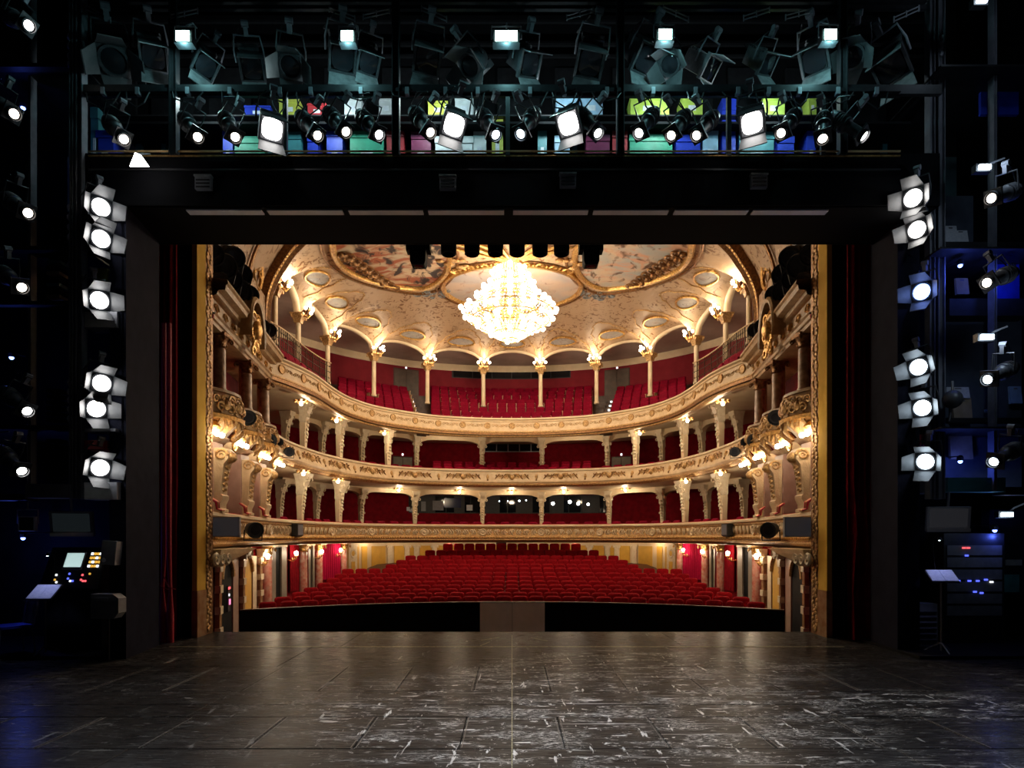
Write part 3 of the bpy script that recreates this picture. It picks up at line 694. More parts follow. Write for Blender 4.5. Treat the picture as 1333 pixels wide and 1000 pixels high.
# ---------------------------------------------------------------- columns of the middle and lowest tier
def herm(h, wid, mat):
    s = MB(); s.loft([(0, -wid*.62, wid*.62, -wid*.55, wid*.55), (.1, -wid*.62, wid*.62, -wid*.55, wid*.55), (.12, -wid*.42, wid*.42, -wid*.4, wid*.4), (h*.3, -wid*.46, wid*.46, -wid*.44, wid*.42), (h*.62, -wid*.6, wid*.6, -wid*.56, wid*.5), (h*.66, -wid*.5, wid*.5, -wid*.5, wid*.5)])
    c = MB(); c.loft([(h*.66, -wid*.5, wid*.5, -wid*.55, wid*.5), (h*.70, -wid*.7, wid*.7, -wid*.75, wid*.55), (h*.78, -wid*.62, wid*.62, -wid*.95, wid*.55), (h*.9, -wid*.75, wid*.75, -wid*1.5, wid*.6), (h*.96, -wid*1.0, wid*1.0, -wid*1.9, wid*.7), (h, -wid*1.1, wid*1.1, -wid*2.0, wid*.8)])
    o = MB()
    for fl in (-1, 1):
        spiral(o, Vector((fl*wid*.5, -wid*1.0, h*.82)), Vector((1, 0, 0)), Vector((0, 0, 1)), Vector((0, -1, 0)), wid*.45, 1.4, wid*.13, -fl, 5, 12)
        spiral(o, Vector((fl*wid*.75, -wid*1.1, h*.9)), Vector((0, 1, 0)), Vector((0, 0, 1)), Vector((fl, 0, 0)), wid*.5, 1.4, wid*.12, 1, 5, 12)
        spiral(o, Vector((fl*wid*.3, -wid*.55, h*.5)), Vector((1, 0, 0)), Vector((0, 0, 1)), Vector((0, -1, 0)), wid*.3, 1.3, wid*.09, -fl, 5, 10)
    for k in range(6): o.sph((0, -wid*(.5+.08*k), h*(.4+.055*k)), wid*.3, 8, 5, (1.1, .8, 1.1))
    o.sph((0, -wid*.95, h*.76), wid*.3, 9, 6, (1, 1, 1.2))
    return s.mesh('shaft', mat, 40), c.mesh('bracket_capital', 'ivory', 40), o.mesh('carved_figure', 'ivory', 60)
COLP = []
def tier_columns(cv_front, pf, cv_rear, pr, z0, z1, tier):
    mf = herm(z1-z0, .20, 'cream_plain'); mr = herm(z1-z0-.05, .18, 'cream_plain')
    alls = sorted([(px, 0) for px in pf]+[(px, 1) for px in pr])
    nf_, nr_ = 0, 0
    for px, rear in alls:
        cv = cv_rear if rear else cv_front; p, n = cv.at(cv.hit(px)); ms = mr if rear else mf
        COLP.append((p[0], p[1], z0))
        if rear: nr_ += 1; lb = f'{tier} rear column with scrolled bracket, {ORD[nr_]} from left'
        else: nf_ += 1; lb = f'{tier} front column with carved figure bracket, {ORD[nf_]} from left'
        t = thing('tier_column', lb, 'column', (p[0], p[1], z0), (0, 0, face(n)), f'columns of the {tier}')
        ob('shaft', ms[0], t); ob('bracket_capital', ms[1], t); ob('carved_figure', ms[2], t)
def mir(l): return sorted(l+[2*CX-q for q in l])
tier_columns(RAIL.off(.32), mir([395, 442, 505]), RAIL.off(2.0), mir([371, 419, 471, 542, 627.5]), 4.4, 6.9, 'middle tier')
tier_columns(RAIL.off(.32), mir([391, 441]), RAIL.off(1.9), mir([364, 412, 470, 540, 628]), 1.95, 4.2, 'lowest tier')
# arched beams between the rear columns
def beams(cv, pxs, z, drop, tier):
    for i, (a, c) in enumerate(zip(pxs, pxs[1:])):
        d0, d1 = cv.hit(a), cv.hit(c); c_ = cv.part(d0, d1, 12); mb = MB(); rows = []
        for k in range(13):
            u = k/12; q = 1-(abs(2*u-1))**6; zz = z-drop*(1-q)-.16; p, n = c_.p[k], c_.n[k]
            rows.append([(p[0]+n[0]*s_, p[1]+n[1]*s_, w) for s_, w in ((.13, z+.1), (.13, zz), (-.1, zz), (-.1, z+.1))])
        mb.grid(rows); o = mb.build('trim_'+str(900+len(LABELS)), 'cream_plain', None, 40); o.name = 'trim_1'
        tag(o, f'cream arched beam under the {tier} ceiling, {ORD[i+1]} bay from left', 'beam', f'arched beams of the {tier}', 'structure')
beams(RAIL.off(2.0), mir([371, 419, 471, 542, 627.5]), 6.85, .35, 'middle tier'); beams(RAIL.off(1.9), mir([364, 412, 470, 540, 628]), 4.2, .35, 'lowest tier')
# ceiling lamps under the balconies
rose = MB(); rose.lathe([(.0, -.05), (.08, -.05), (.12, -.02), (.2, -.02), (.26, 0)], 14); 
for k in range(8): a = 2*PI*k/8; rose.sph((.2*math.cos(a), .2*math.sin(a), -.03), .05, 6, 4)
rose_me = rose.mesh('rosette_plate', 'gold_relief', 40)
def hanging_lamp(p, z, label, watts, group, br=1.0, dz=-.11):
    t = thing('ceiling_lamp', label, 'lamp', (p[0], p[1], z), None, group)
    ob('rosette_plate', rose_me, t); o = ob('bulb', bulb_me, t, loc=(0, 0, dz)); o.scale = (br, br, br)
    return t
def lamp_row(cv, pxs, z, tier, watts, dn, br=1.0, dz=-.11):
    for i, px in enumerate(pxs):
        p, n = cv.at(cv.hit(px)); hanging_lamp(p, z, f'glowing bulb on gilt rosette under the {tier}, {ORD[i+1]} from left', watts, f'lamps under the {tier}', br, dz)
        light('POINT', 'tier_bulb_light', (p[0]+n[0]*.1, p[1]+n[1]*.1, z-dn), watts, (1, .78, .52), .07)
lamp_row(RAIL.off(-.22), mir([392, 438, 500]), 6.50, 'top balcony beside a column', TIER_W, .25)
lamp_row(RAIL3.off(1.5), [587, 745], 6.85, 'top balcony soffit', TIER_W*1.6, .3)
lamp_row(RAIL.off(-.24), mir([395, 440]), 4.19, 'middle balcony beside a column', TIER_W, .25)
lamp_row(RAIL.off(1.2), [519, 598, 666, 734, 814], 4.23, 'middle balcony soffit', TIER_W*1.0, .28)

# ---------------------------------------------------------------- windows, doors, seats behind the tiers
win = thing('window_2', 'dark window strip high in the middle tier back wall', 'window', kind='structure')
wall_box(LOWER_WALL, 631, 706, 6.48, 6.98, 'steel_grey', 'window_frame', win, .03)
for k in range(5): wall_box(LOWER_WALL, 632+15*k, 645.6+15*k, 6.52, 6.94, 'glass_dark', 'pane', win, .02, .03)
win = thing('window_3', 'wide dark glazed screen behind the lowest tier reflecting stage lights', 'window', kind='structure')
wall_box(LOWER_WALL, 532, 790, 3.2, 4.15, 'black_metal', 'window_frame', win, .03)
for k in range(16): wall_box(LOWER_WALL, 533+16*k, 548+16*k, 3.25, 4.1, 'glass_dark', 'pane', win, .02, .03)
# boards and stage-light reflections set on the glass
lit = [(551, 3, 3.3, 3.8, 'plastic_grey'), (570, 7, 3.35, 3.85, 'plastic_grey'), (589, 11, 3.5, 4.0, 'glass_blue'), (611, 4, 3.35, 3.65, 'paper'), (531, 2, 3.3, 3.5, 'paper')]
for i, (px, w, z0, z1, m_) in enumerate(lit):
    t = thing('notice_board', ['grey notice board', 'tall grey notice board', 'dark blue board', 'pale lit notice', 'small pale card'][i]+' seen in the glazed screen of the lowest tier', 'board')
    wall_box(LOWER_WALL, px-w, px+w, z0, z1, m_, 'board_sheet', t, .01, .055)
glow = [(650, 3.85, .035), (661, 3.85, .035), (676, 3.87, .05), (685, 3.9, .04), (720, 3.72, .09), (742, 3.8, .09), (753, 3.7, .08), (766, 3.66, .07)]  # glowing discs model the stage lights reflected in the panes
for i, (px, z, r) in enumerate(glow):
    p, n = LOWER_WALL.at(LOWER_WALL.hit(px)); t = thing('lamp_reflection', f'small glowing stage-lamp reflection in the glazed screen of the lowest tier, {ORD[i+1]} from left', 'lamp', (p[0]+n[0]*.09, p[1]+n[1]*.09, z), (0, 0, face(n)), 'reflections in the lowest tier glazing')
    mb = MB(); mb.lathe([(r, .03), (r*1.1, .0), (r*.9, -.02)], 12, ax='y'); mb.build('reflection_ring', 'black_metal', t); mb = MB(); mb.sph((0, -.01, 0), r, 10, 6, (1, .5, 1)); mb.build('bulb', 'lens_white' if i > 3 else 'lens_cool', t, 180)  # the bulb here is the glowing disc of a reflected stage light
for s_, (a, c), nm in ((-1, (512, 536), 'left'), (1, (797, 821), 'right')):
    t = thing('door_3' if s_ < 0 else 'door_4', f'pale grey double door at the back of the middle tier, {nm}', 'door', kind='structure')
    mid = (a+c)/2; wall_box(LOWER_WALL, a-1, c+1, 4.4, 6.1, 'wood_dark', 'door_frame', t, .03); wall_box(LOWER_WALL, a, mid-.4, 4.4, 6.05, 'door_grey', 'door_leaf', t, .03, .03); wall_box(LOWER_WALL, mid+.4, c, 4.4, 6.05, 'door_grey', 'door_leaf', t, .03, .03)
    l_ = thing('exit_lamp', f'tiny white lamp above the {nm} middle tier door', 'lamp'); wall_box(LOWER_WALL, mid-1, mid+1, 6.15, 6.25, 'led_white', 'lamp_body', l_, .05)
for k in range(3):
    cv = RAIL.off(.75+.75*k); 
    for bn, a, c in (('left', 468, 552), ('centre', 562, 771), ('right', 781, 865)):
        if bn != 'centre' and k: continue
        d0, d1 = cv.hit(a), cv.hit(c); m_ = int((d1-d0)/.52); st = (d1-d0)/m_
        for j in range(m_):
            p, n = cv.at(d0+st*(j+.5))
            if any(math.hypot(p[0]-c_[0], p[1]-c_[1]) < .42 for c_ in COLP if c_[2] > 4): continue
            place_seat(gal, 'balcony_chair', f'red seat in the middle tier, {ORD[k+1]} row, {ORD[j+1]} from left, {bn} block', 'seat', 'red seats of the middle tier', p, n, 4.36+.22*k, False)
cv = RAIL.off(.55); d0, d1 = cv.hit(368), cv.hit(965); m_ = 40
for j in range(m_):
    p, n = cv.at(d0+(d1-d0)*(j+.5)/m_)
    if any(math.hypot(p[0]-c_[0], p[1]-c_[1]) < .42 for c_ in COLP if c_[2] < 4): continue
    w = ORD[j+1] if j < 36 else ORD[m_-j]; e = 'left' if j < 36 else 'right end'
    place_seat(gal, 'box_chair', f'red chair peeping over the lowest tier parapet, {w} from {e}', 'chair', 'red chairs of the lowest tier', p, n, 1.75, False)
# ================================================================ PROSCENIUM BOXES (both sides)
def WL(D): return 6.35+.151*(D-12.7)                  # distance of the box front line from the axis
def both(fn):
    for s_, nm in ((-1, 'left'), (1, 'right')): fn(s_, nm)
def side_curve(s_, D0, D1, off, n=8, bulge=0.):
    q = []
    for k in range(n+1):
        u = k/n; D = D0+(D1-D0)*u; q.append((s_*(WL(D)+off-bulge*math.sin(PI*u)), D))
    return q
def swp(mb, pts, s_, prof, closed=False):             # profile (u towards the axis, z)
    N = len(pts); rows = []
    for i in range(N):
        a, c = pts[max(i-1, 0)], pts[min(i+1, N-1)]; dx, dy = c[0]-a[0], c[1]-a[1]; L = math.hypot(dx, dy); nx, ny = (dy/L, -dx/L) if s_ < 0 else (-dy/L, dx/L)
        rows.append([(pts[i][0]+nx*u, pts[i][1]+ny*u, z) for u, z in prof])
    return mb.grid(rows, closed)
BOXES = [(12.75, 14.55), (14.75, 16.55), (16.75, 18.25)]
CD = [13.57, 15.7, 17.5]
def boxes(s_, nm):
    # dark red lining behind the columns
    mb = MB(); swp(mb, side_curve(s_, 12.7, 18.4, .75), s_, [(0, 1.7), (0, 7.2)]); struct('wall_boxes_'+nm, mb, 'wall_red', f'dark red lining inside the {nm} stage boxes')
    # entablature over the giant columns
    t = thing('entablature', f'gilded cornice and frieze over the {nm} stage box columns', 'cornice', group='entablatures of the stage boxes')
    mb = MB(); swp(mb, side_curve(s_, 12.7, 18.0, 0), s_, [(-.8, 6.42), (.14, 6.42), (.14, 6.5), (.18, 6.52), (.18, 6.6), (.22, 6.63)]); mb.build('architrave', 'stone_ochre', t, 30)
    mb = MB(); swp(mb, side_curve(s_, 12.7, 18.0, 0), s_, [(.22, 6.63), (.12, 6.65), (.12, 6.98), (.2, 7.0)]); mb.build('frieze', 'stone_ochre', t, 30)
    mb = MB(); swp(mb, side_curve(s_, 12.7, 18.0, 0), s_, [(.12, 6.98), (.24, 7.02), (.26, 7.1), (.4, 7.12), (.42, 7.22), (.46, 7.25), (.44, 7.33), (-.3, 7.36)]); mb.build('cornice_moulding', 'stone_ochre', t, 30)
    mb = MB(); k = 0
    for D in [12.9+.3*i for i in range(17)]:
        x = s_*(WL(D)-.13); spiral(mb, Vector((x, D, 6.81)), Vector((0, 1, 0)), Vector((0, 0, 1)), Vector((-s_, 0, 0)), .1, 1.3, .025, 1 if k % 2 else -1, 4, 10); k += 1
    mb.build('frieze_scrolls', 'gold', t, 60, kind='stuff')
    # arched pediment with carved crest between the second and first column
    pd = thing('arched_pediment', f'round-headed gilded pediment crest above the {nm} stage boxes', 'pediment', group='pediments of the stage boxes')
    D0, D1 = 14.5, 15.65; P = []
    for k in range(17):
        a = PI*k/16; D = (D0+D1)/2-(D1-D0)/2*math.cos(a); z = 6.75+.95*math.sin(a)**.8; P.append((D, z))
    mb = MB(); mb.grid([[(s_*(WL(D)-u), D+(0 if v == 0 else v*(D-15.08)), z+w) for u, v, w in ((.2, 0, 0), (.5, 0, 0), (.52, .1, .07), (.48, .16, .13), (.2, .16, .14))] for D, z in P]); mb.build('arch_hood', 'stone_ochre', pd, 40)
    mb = MB()
    for k in range(7):
        for fl in (-1, 1): spiral(mb, Vector((s_*(WL(15.08)-.42), 15.08+fl*.12*(k % 3), 6.5+.14*k)), Vector((0, 1, 0)), Vector((0, 0, 1)), Vector((-s_, 0, 0)), .14+.02*(k % 2), 1.4, .04, fl, 5, 12)
    mb.sph((s_*(WL(15.08)-.45), 15.08, 7.05), .2, 10, 7, (.6, 1, 1.2)); mb.build('carved_crest', 'gold', pd, 60, kind='stuff')
    # upper wall between the cornice and the vault
    mb = MB(); swp(mb, side_curve(s_, 12.7, 17.8, -.0), s_, [(0, 7.3), (0, 8.9)]); struct('wall_above_boxes_'+nm, mb, 'ceiling_stucco', f'cream scroll-painted wall above the {nm} stage box cornice')
    # giant columns
    for i, D in enumerate(CD):
        c = thing('giant_column', f'veined brown marble column with gilded capital, {ORD[i+1]} from the stage, {nm} boxes', 'column', (s_*(WL(D)-.02), D, 5.12), (0, 0, 0), 'marble columns of the stage boxes')
        mb = MB(); mb.lathe([(.18, 0), (.18, .06), (.15, .08), (.16, .12), (.135, .16), (.13, .98), (.12, 1.02)], 16); mb.build('shaft', 'marble_column', c, 50)
        mb = MB(); mb.lathe([(.12, 1.02), (.15, 1.05), (.13, 1.08), (.16, 1.2), (.2, 1.26)], 12); mb.loft([(1.26, -.2, .2, -.2, .2), (1.33, -.22, .22, -.22, .22)])
        for a in range(4):
            e = Vector((math.cos(a*PI/2+.785), math.sin(a*PI/2+.785), 0)); spiral(mb, e*.2+Vector((0, 0, 1.2)), e, Vector((0, 0, 1)), Vector((-e.y, e.x, 0)), .06, 1.3, .028, -1, 5, 10)
            mb.sph(e*.14+Vector((0, 0, 1.1)), .05, 6, 4)
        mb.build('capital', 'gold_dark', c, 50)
        mb = MB(); mb.box(-.16 if s_ < 0 else -.5, .5 if s_ < 0 else .16, .17, .27, -.1, 1.35) if False else mb.box(-.09-(.2 if s_ < 0 else -.2), .09-(.2 if s_ < 0 else -.2), .2, .3, -.05, 1.32); mb.build('backing_pilaster', 'stone_ochre', c)
    # bowed box fronts
    for i, (D0, D1) in enumerate(BOXES):
        c = thing('box_parapet', f'bowed gilded box parapet, {ORD[i+1]} from the stage on the {nm}', 'box parapet', group='bowed parapets of the stage boxes')
        q = side_curve(s_, D0, D1, .05, 14, .42-.05*i)
        mb = MB(); swp(mb, q, s_, [(0, 5.1), (.03, 5.08), (.02, 4.95), (.07, 4.75), (.09, 4.6), (.02, 4.48), (-.06, 4.42), (-.2, 4.25), (-.45, 4.1)]); mb.build('parapet', 'cream', c, 40)
        mb = MB(); swp(mb, q, s_, [(-.3, 5.12), (-.02, 5.16), (.07, 5.13), (.08, 5.07), (0, 5.05)]); mb.build('top_rail', 'stone_ochre', c, 50)
        mb = MB(); swp(mb, q, s_, [(.09, 4.62), (.15, 4.58), (.14, 4.5), (.04, 4.46), (-.02, 4.46)]); mb.build('lower_moulding', 'gold', c, 50)
        mb = MB()
        for k in range(2, 13):
            x, y = q[k]; e = Vector((q[k+1][0]-q[k-1][0], q[k+1][1]-q[k-1][1], 0)).normalized(); O = Vector((x-s_*.09, y, 4.82+.08*(k % 3-1)))
            for fl in (-1, 1): spiral(mb, O, e, Vector((0, 0, 1)), Vector((-s_, 0, 0)), .10+.03*(k % 2), 1.4, .03, fl, 5, 12)
            if k % 3 == 0: mb.sph(O+Vector((-s_*.03, 0, .05)), .08, 8, 5, (.7, 1, 1.3))
            mb.tube([O+Vector((0, 0, -.25)), O+Vector((-s_*.02, 0, -.45)), O+Vector((s_*.15, 0, -.62))], [.03, .05, .02], 5)
        mb.build('rococo_carving', 'gold_relief', c, 60, kind='stuff')
    # lamps under the boxes
    for i, D in enumerate([12.98, 14.65, 16.85, 18.6]):
        x = s_*(WL(D)+.02-(.12 if i else .06)); l_ = thing('box_lamp', f'glowing bulb cluster under the {nm} boxes, {ORD[i+1]} from the stage', 'lamp', (x, D, 4.22), None, 'bulb clusters under the stage boxes')
        mb = MB(); mb.lathe([(.05, -.02), (.16, .02), (.2, .1), (.12, .2)], 12)
        spiral(mb, Vector((0, -.05, -.14)), Vector((0, 1, 0)), Vector((0, 0, 1)), Vector((-s_, 0, 0)), .12, 1.5, .03, 1, 5, 14); mb.build('gilt_scroll', 'gold', l_, 60)
        for k in range(4): ob('bulb', bulb_me, l_, loc=(-s_*(.08+.07*(k % 2)), -.17+.11*k, -.03-.03*(k % 2)))
        light('POINT', 'box_bulb_light', (x-s_*.42, D-.1, 4.05), TIER_W*.5, (1, .80, .55), .1)
    # carved pilasters of the lowest tier
    for i, D in enumerate(CD):
        x = s_*(WL(D)+.0); c = thing('carved_pilaster', f'scroll-topped carved pilaster standing on the lowest parapet, {ORD[i+1]} from the stage, {nm}', 'pilaster', (x, D, 2.52), (0, 0, 0 if s_ < 0 else 0), 'carved pilasters of the stage boxes')
        f = -s_; c.scale = (1, 1, .88)
        mb = MB(); mb.box(-.5 if s_ < 0 else .02, -.02 if s_ < 0 else .5, -.24, .24, 0, 1.75); mb.build('pink_pier', 'pink_stone', c)
        secs = [(0, .15), (.08, .15), (.1, .1), (.2, .1), (.34, .16), (.42, .16), (.45, .12), (.9, .15), (1.2, .2), (1.35, .3), (1.5, .3), (1.6, .2)]
        mb = MB(); mb.loft([(z, min(-.04*f, f*d), max(-.04*f, f*d), -.16-.02*(z > .9), .16+.02*(z > .9)) for z, d in secs]); mb.build('console', 'cream', c, 40)
        mb = MB()
        for yy in (-.19, .19): spiral(mb, Vector((f*.3, yy, 1.42)), Vector((f, 0, 0)), Vector((0, 0, 1)), Vector((0, 1, 0)), .15, 1.5, .035, 1, 5, 14)
        for k in range(6):
            for yy in (-.09, .09): spiral(mb, Vector((f*(.13+.02*k), yy, .55+.14*k)), Vector((0, 1, 0)), Vector((0, 0, 1)), Vector((f, 0, 0)), .07, 1.3, .022, 1 if yy > 0 else -1, 4, 10)
        mb.sph((f*.28, 0, 1.38), .14, 8, 5); mb.build('leaf_carving', 'gold_relief', c, 60, kind='stuff')
        # tied red curtain cord at the foot
        cd = thing('curtain_swag', f'red and gold curtain swag at the foot of the {ORD[i+1]} {nm} pilaster', 'swag', (x+f*.1, D-.32, 2.53), None, 'swags on the box ledge')
        for q, m_ in ((0, 'rope_red'), (1, 'gold'), (2, 'rope_red')):
            mb = MB(); mb.tube([(-f*.02, -.22+.05*q, .28), (f*.05, -.10+.05*q, .20), (f*.02, 0+.05*q, .06), (f*.06, .14+.05*q, .03)], [.02, .03, .025, .02], 6); mb.build('cord', m_, cd, 60)
    # equipment hung on the lowest parapet
    x = s_*(WL(12.95)-.12)
    sp = thing('hung_monitor', f'large black monitor hung on the {nm} parapet beside the stage', 'monitor', (s_*6.02, 12.9, 2.2), (0, 0, 0))
    mb = MB(); mb.box(-.31, .31, -.03, .05, -.22, .2); mb.build('casing', 'plastic_grey', sp); mb = MB(); mb.box(-.295, .295, -.036, -.03, -.20, .185); mb.build('screen', 'slate_glow', sp)
    D = 19.0; p, n = RAIL.at(RAIL.hit(381) if s_ < 0 else RAIL.hit(953)); 
    sp = thing('wall_speaker', f'small black loudspeaker box on the {nm} lowest parapet', 'loudspeaker', (p[0]+n[0]*.16, p[1]+n[1]*.16, 2.2), (0, 0, face(n)))
    mb = MB(); mb.loft([(-.22, -.2, .2, -.06, .1), (-.18, -.26, .26, -.1, .1), (.2, -.26, .26, -.1, .1)]); mb.build('cabinet', 'black_metal', sp); mb = MB(); mb.box(-.23, .23, -.108, -.1, -.16, .17); mb.build('grille', 'slate_glow', sp)
both(boxes)
# black show lamps fixed to the fronts: big round ones on the box fronts and parapets
def showlamp(loc, aim, size, label, group='black lamps on the box fronts'):
    d = (Vector(aim)-Vector(loc)).normalized(); t = thing('round_spotlight', label, 'spotlight', loc, d.to_track_quat('Y', 'Z'), group)
    mb = MB(); mb.lathe([(.0, -1.5*size), (.5*size, -1.45*size), (.75*size, -1.0*size), (.85*size, .1*size), (1.0*size, .15*size), (1.0*size, .5*size), (.88*size, .5*size), (.86*size, .3*size)], 18, ax='y'); mb.build('housing', 'black_metal', t, 40)
    mb = MB(); mb.lathe([(.0, .34*size), (.5*size, .32*size), (.86*size, .25*size)], 18, ax='y'); mb.build('lens', 'lens_glass', t, 60)
    mb = MB(); mb.tube([(-1.1*size, -.2*size, 0), (-1.1*size, -.2*size, -1.3*size), (1.1*size, -.2*size, -1.3*size), (1.1*size, -.2*size, 0)], .09*size, 6); mb.build('yoke', 'black_metal', t)
    for k in range(3): pass
for s_, nm in ((-1, 'left'), (1, 'right')):
    q = lambda px: px if s_ < 0 else 2*CX-px
    for px, y, D, sz, w in ((322, 543, 15.0, .19, 'large black lamp clamped to the second box front'), (350, 573, 17.2, .2, 'large black lamp clamped to the third box front'), (363, 575, 17.8, .12, 'small black lamp beside the third box'), (376, 588, 18.8, .15, 'black lamp at the start of the middle balcony'), (331, 690, 14.9, .2, 'round black moving lamp on the lowest parapet by the monitor')):
        p = W(q(px), y, D); showlamp(p, (0, 9, 1), sz, f'{w}, {nm} side')
    # dark mass of follow lamps above the cornice
    j = 0
    for px, y, D, sz in ((276, 330, 13.1, .24), (291, 345, 13.4, .27), (303, 334, 13.9, .25), (300, 362, 13.9, .25), (313, 356, 14.4, .25), (312, 378, 14.5, .27), (323, 383, 15.1, .24), (325, 400, 15.3, .22), (341, 424, 17.0, .2), (350, 429, 17.8, .2), (285, 365, 13.3, .2)):
        j += 1; p = W(q(px), y, D); showlamp(p, (s_*-1.0, 6, .5), sz, f'dark stage lamp in the cluster above the {nm} box cornice, {ORD[j]} from the top', 'dark lamp clusters above the boxes')
    t = thing('lamp_rig', f'black pipe rig carrying the dark lamps above the {nm} boxes', 'rig')
    for k, (a, c) in enumerate((((268, 318, 13.0), (330, 405, 15.6)), ((275, 350, 13.2), (318, 395, 14.9)), ((262, 318, 12.9), (300, 318, 13.8)))):
        mb = MB(); A = W(q(a[0]), a[1], a[2]); B = W(q(c[0]), c[1], c[2]); mb.cyl(A, B, .04, .04, 8); mb.build('pipe', 'black_metal', t)

# ================================================================ STALLS
pit = Curve([(x, 18.0-(13.4-math.sqrt(13.4*13.4-x*x))) for x in [-7.08+14.16*k/40 for k in range(41)]])
mb = MB(); sweep(mb, pit, [(.0, -2.6), (.0, .05), (-.06, .05), (-.06, -1.0)]); wp = struct('wall_pit', mb, 'pit_black', 'black curved wall at the back of the orchestra pit')
mb = MB(); sweep(mb, pit, [(.02, .045), (.03, .08), (-.06, .085), (-.08, .05)]); mb.build('pit_rail', 'wood_dark', wp)
mb = MB(); mb.box(-8, 8, 12.6, 18.2, -2.7, -2.6); struct('floor_pit', mb, 'pit_black', 'black floor of the orchestra pit', 'floor')
t = thing('pit_panel', 'pair of grey canvas panels at the middle of the pit wall', 'panel', (0, 17.9, 0))
for a, c in ((-.93, .003), (.012, .95)):
    mb = MB(); mb.box(a, c, -.04, .0, -1.2, .06); mb.build('canvas_leaf', 'pit_panel', t)
mb = MB(); mb.box(-.93, .95, -.045, .01, .06, .075); mb.build('top_batten', 'wood_dark', t)
# raked floor
RK = [(30.0, 1.64), (29.2, 1.34), (28.4, 1.11), (27.6, .945), (26.8, .79), (25.95, .665), (25.0, .53), (24.0, .43), (23.0, .335), (22.0, .265), (21.0, .21), (20.0, .17), (19.0, .14)]
WID = [(-3.36, 13), (-4.1, 16), (-4.86, 19), (-5.12, 20), (-5.4, 21), (-6.9, 27), (-6.9, 27), (-6.9, 27), (-6.9, 27), (-7.0, 27), (-7.0, 27), (-7.1, 28), (-7.1, 28)]
mb = MB(); rows = []
for i, (D, zt) in enumerate([(31.2, 1.7)]+RK+[(18.05, .12)]):
    R = D-4.6; rows.append([(x, D-(R-math.sqrt(max(R*R-x*x, 1))) if abs(x) < R else D-5, zt-.98) for x in [-9+18*k/30 for k in range(31)]])
mb.grid(rows); struct('floor_stalls', mb, 'wood_dark', 'dark raked floor under the stalls seats', 'floor', 60)
stl = seat_meshes(.47, .36, .98, .07, .12, 'stalls_', 'velvet', 'wood_dark')
ns = 0
for i, (D, zt) in enumerate(RK):
    R = D-4.6; m_ = WID[i][1]; w = -WID[i][0]
    if i == 12: pass
    for j in range(m_):
        x = -w+2*w*(j+.5)/m_; y = D-(R-math.sqrt(R*R-x*x)); L = math.hypot(x, y-(D-R)); n = (-x/L, -(y-(D-R))/L)
        place_seat(stl, 'stalls_chair', f'red velvet stalls seat, {ORD[j+1]} from left in {ORD[13-i]} row from the pit', 'seat', 'red velvet stalls seats', (x, y), n, zt-.98); ns += 1
# small dark console behind the last row
c = thing('sound_console', 'small black lectern box standing behind the last stalls row', 'console', (-.53, 30.4, .66))
mb = MB(); mb.loft([(0, -.25, .25, -.1, .3), (1.0, -.25, .25, -.1, .3), (1.28, -.28, .28, -.05, .3)]); mb.build('cabinet', 'black_metal', c); mb = MB(); mb.obox((0, -.08, 1.15), (.22, 0, 0), (0, .01, .13), (0, .005, -.001)); mb.build('desk_face', 'slate_glow', c)

lamp_row(RAIL.off(1.9), [437, 480, 530, 585, 640, 693, 748, 803, 853, 896], 1.85, 'lowest balcony soffit', STALL_W*1.5, .07, .45, -.01)
# ---- walls round the stalls
SW = Curve(crom(mirrored([(-6.6, 12.8), (-7.15, 15), (-7.6, 17.2), (-7.95, 19.5), (-8.1, 22), (-8.0, 24.3), (-7.6, 26.4), (-6.9, 28.4), (-5.6, 30.2), (-3.4, 31.3), (0, 31.7)]), 10))
mb = MB(); sweep(mb, SW, [(0, -.6), (0, 1.86)]); ws = struct('wall_stalls', mb, 'wall_red', 'red lined wall round the stalls under the lowest balcony')
def onw(px, off=0.): p, n = SW.at(SW.hit(px)); return p, n
BS = SW.part(SW.hit(447), SW.hit(2*CX-447), 40)
mb = MB(); sweep(mb, BS, [(.02, .0), (.02, 1.84)]); pw = struct('wall_back_panelled', mb, 'cream_plain', 'cream panelled wall behind the stalls with ochre fields')
cells = [(449.5, 466), (470, 477), (483, 501), (512.5, 527.5), (533, 540), (546, 562), (568, 583), (589, 610), (617, 638), (644, 664)]
for a, c in cells:
    for q0, q1 in ((a, c), (2*CX-c, 2*CX-a)): wall_box(SW, q0, q1, .1, 1.52, 'ochre_panel', 'panel_field', pw, .02, .03)
for px in (506, 529, 541.5, 565):
    for q in (px, 2*CX-px):
        p, n = onw(q); c = thing('ionic_pilaster', f'cream pilaster pair with scrolled capital on the ochre wall, {ORD[(506, 529, 541.5, 565).index(px)+1]} from the {"left" if q < CX else "right"} side curtain', 'pilaster', (p[0]+n[0]*.06, p[1]+n[1]*.06, .0), (0, 0, face(n)), 'pilasters behind the stalls')
        mb = MB(); mb.box(-.13, .13, -.04, .0, 0, 1.45); mb.build('shaft', 'ivory', c); mb = MB(); mb.box(-.17, .17, -.06, 0, 1.45, 1.56)
        for fl in (-1, 1): spiral(mb, Vector((fl*.1, -.06, 1.46)), Vector((1, 0, 0)), Vector((0, 0, 1)), Vector((0, -1, 0)), .06, 1.3, .02, -fl, 5, 10)
        mb.build('capital', 'ivory', c, 50)
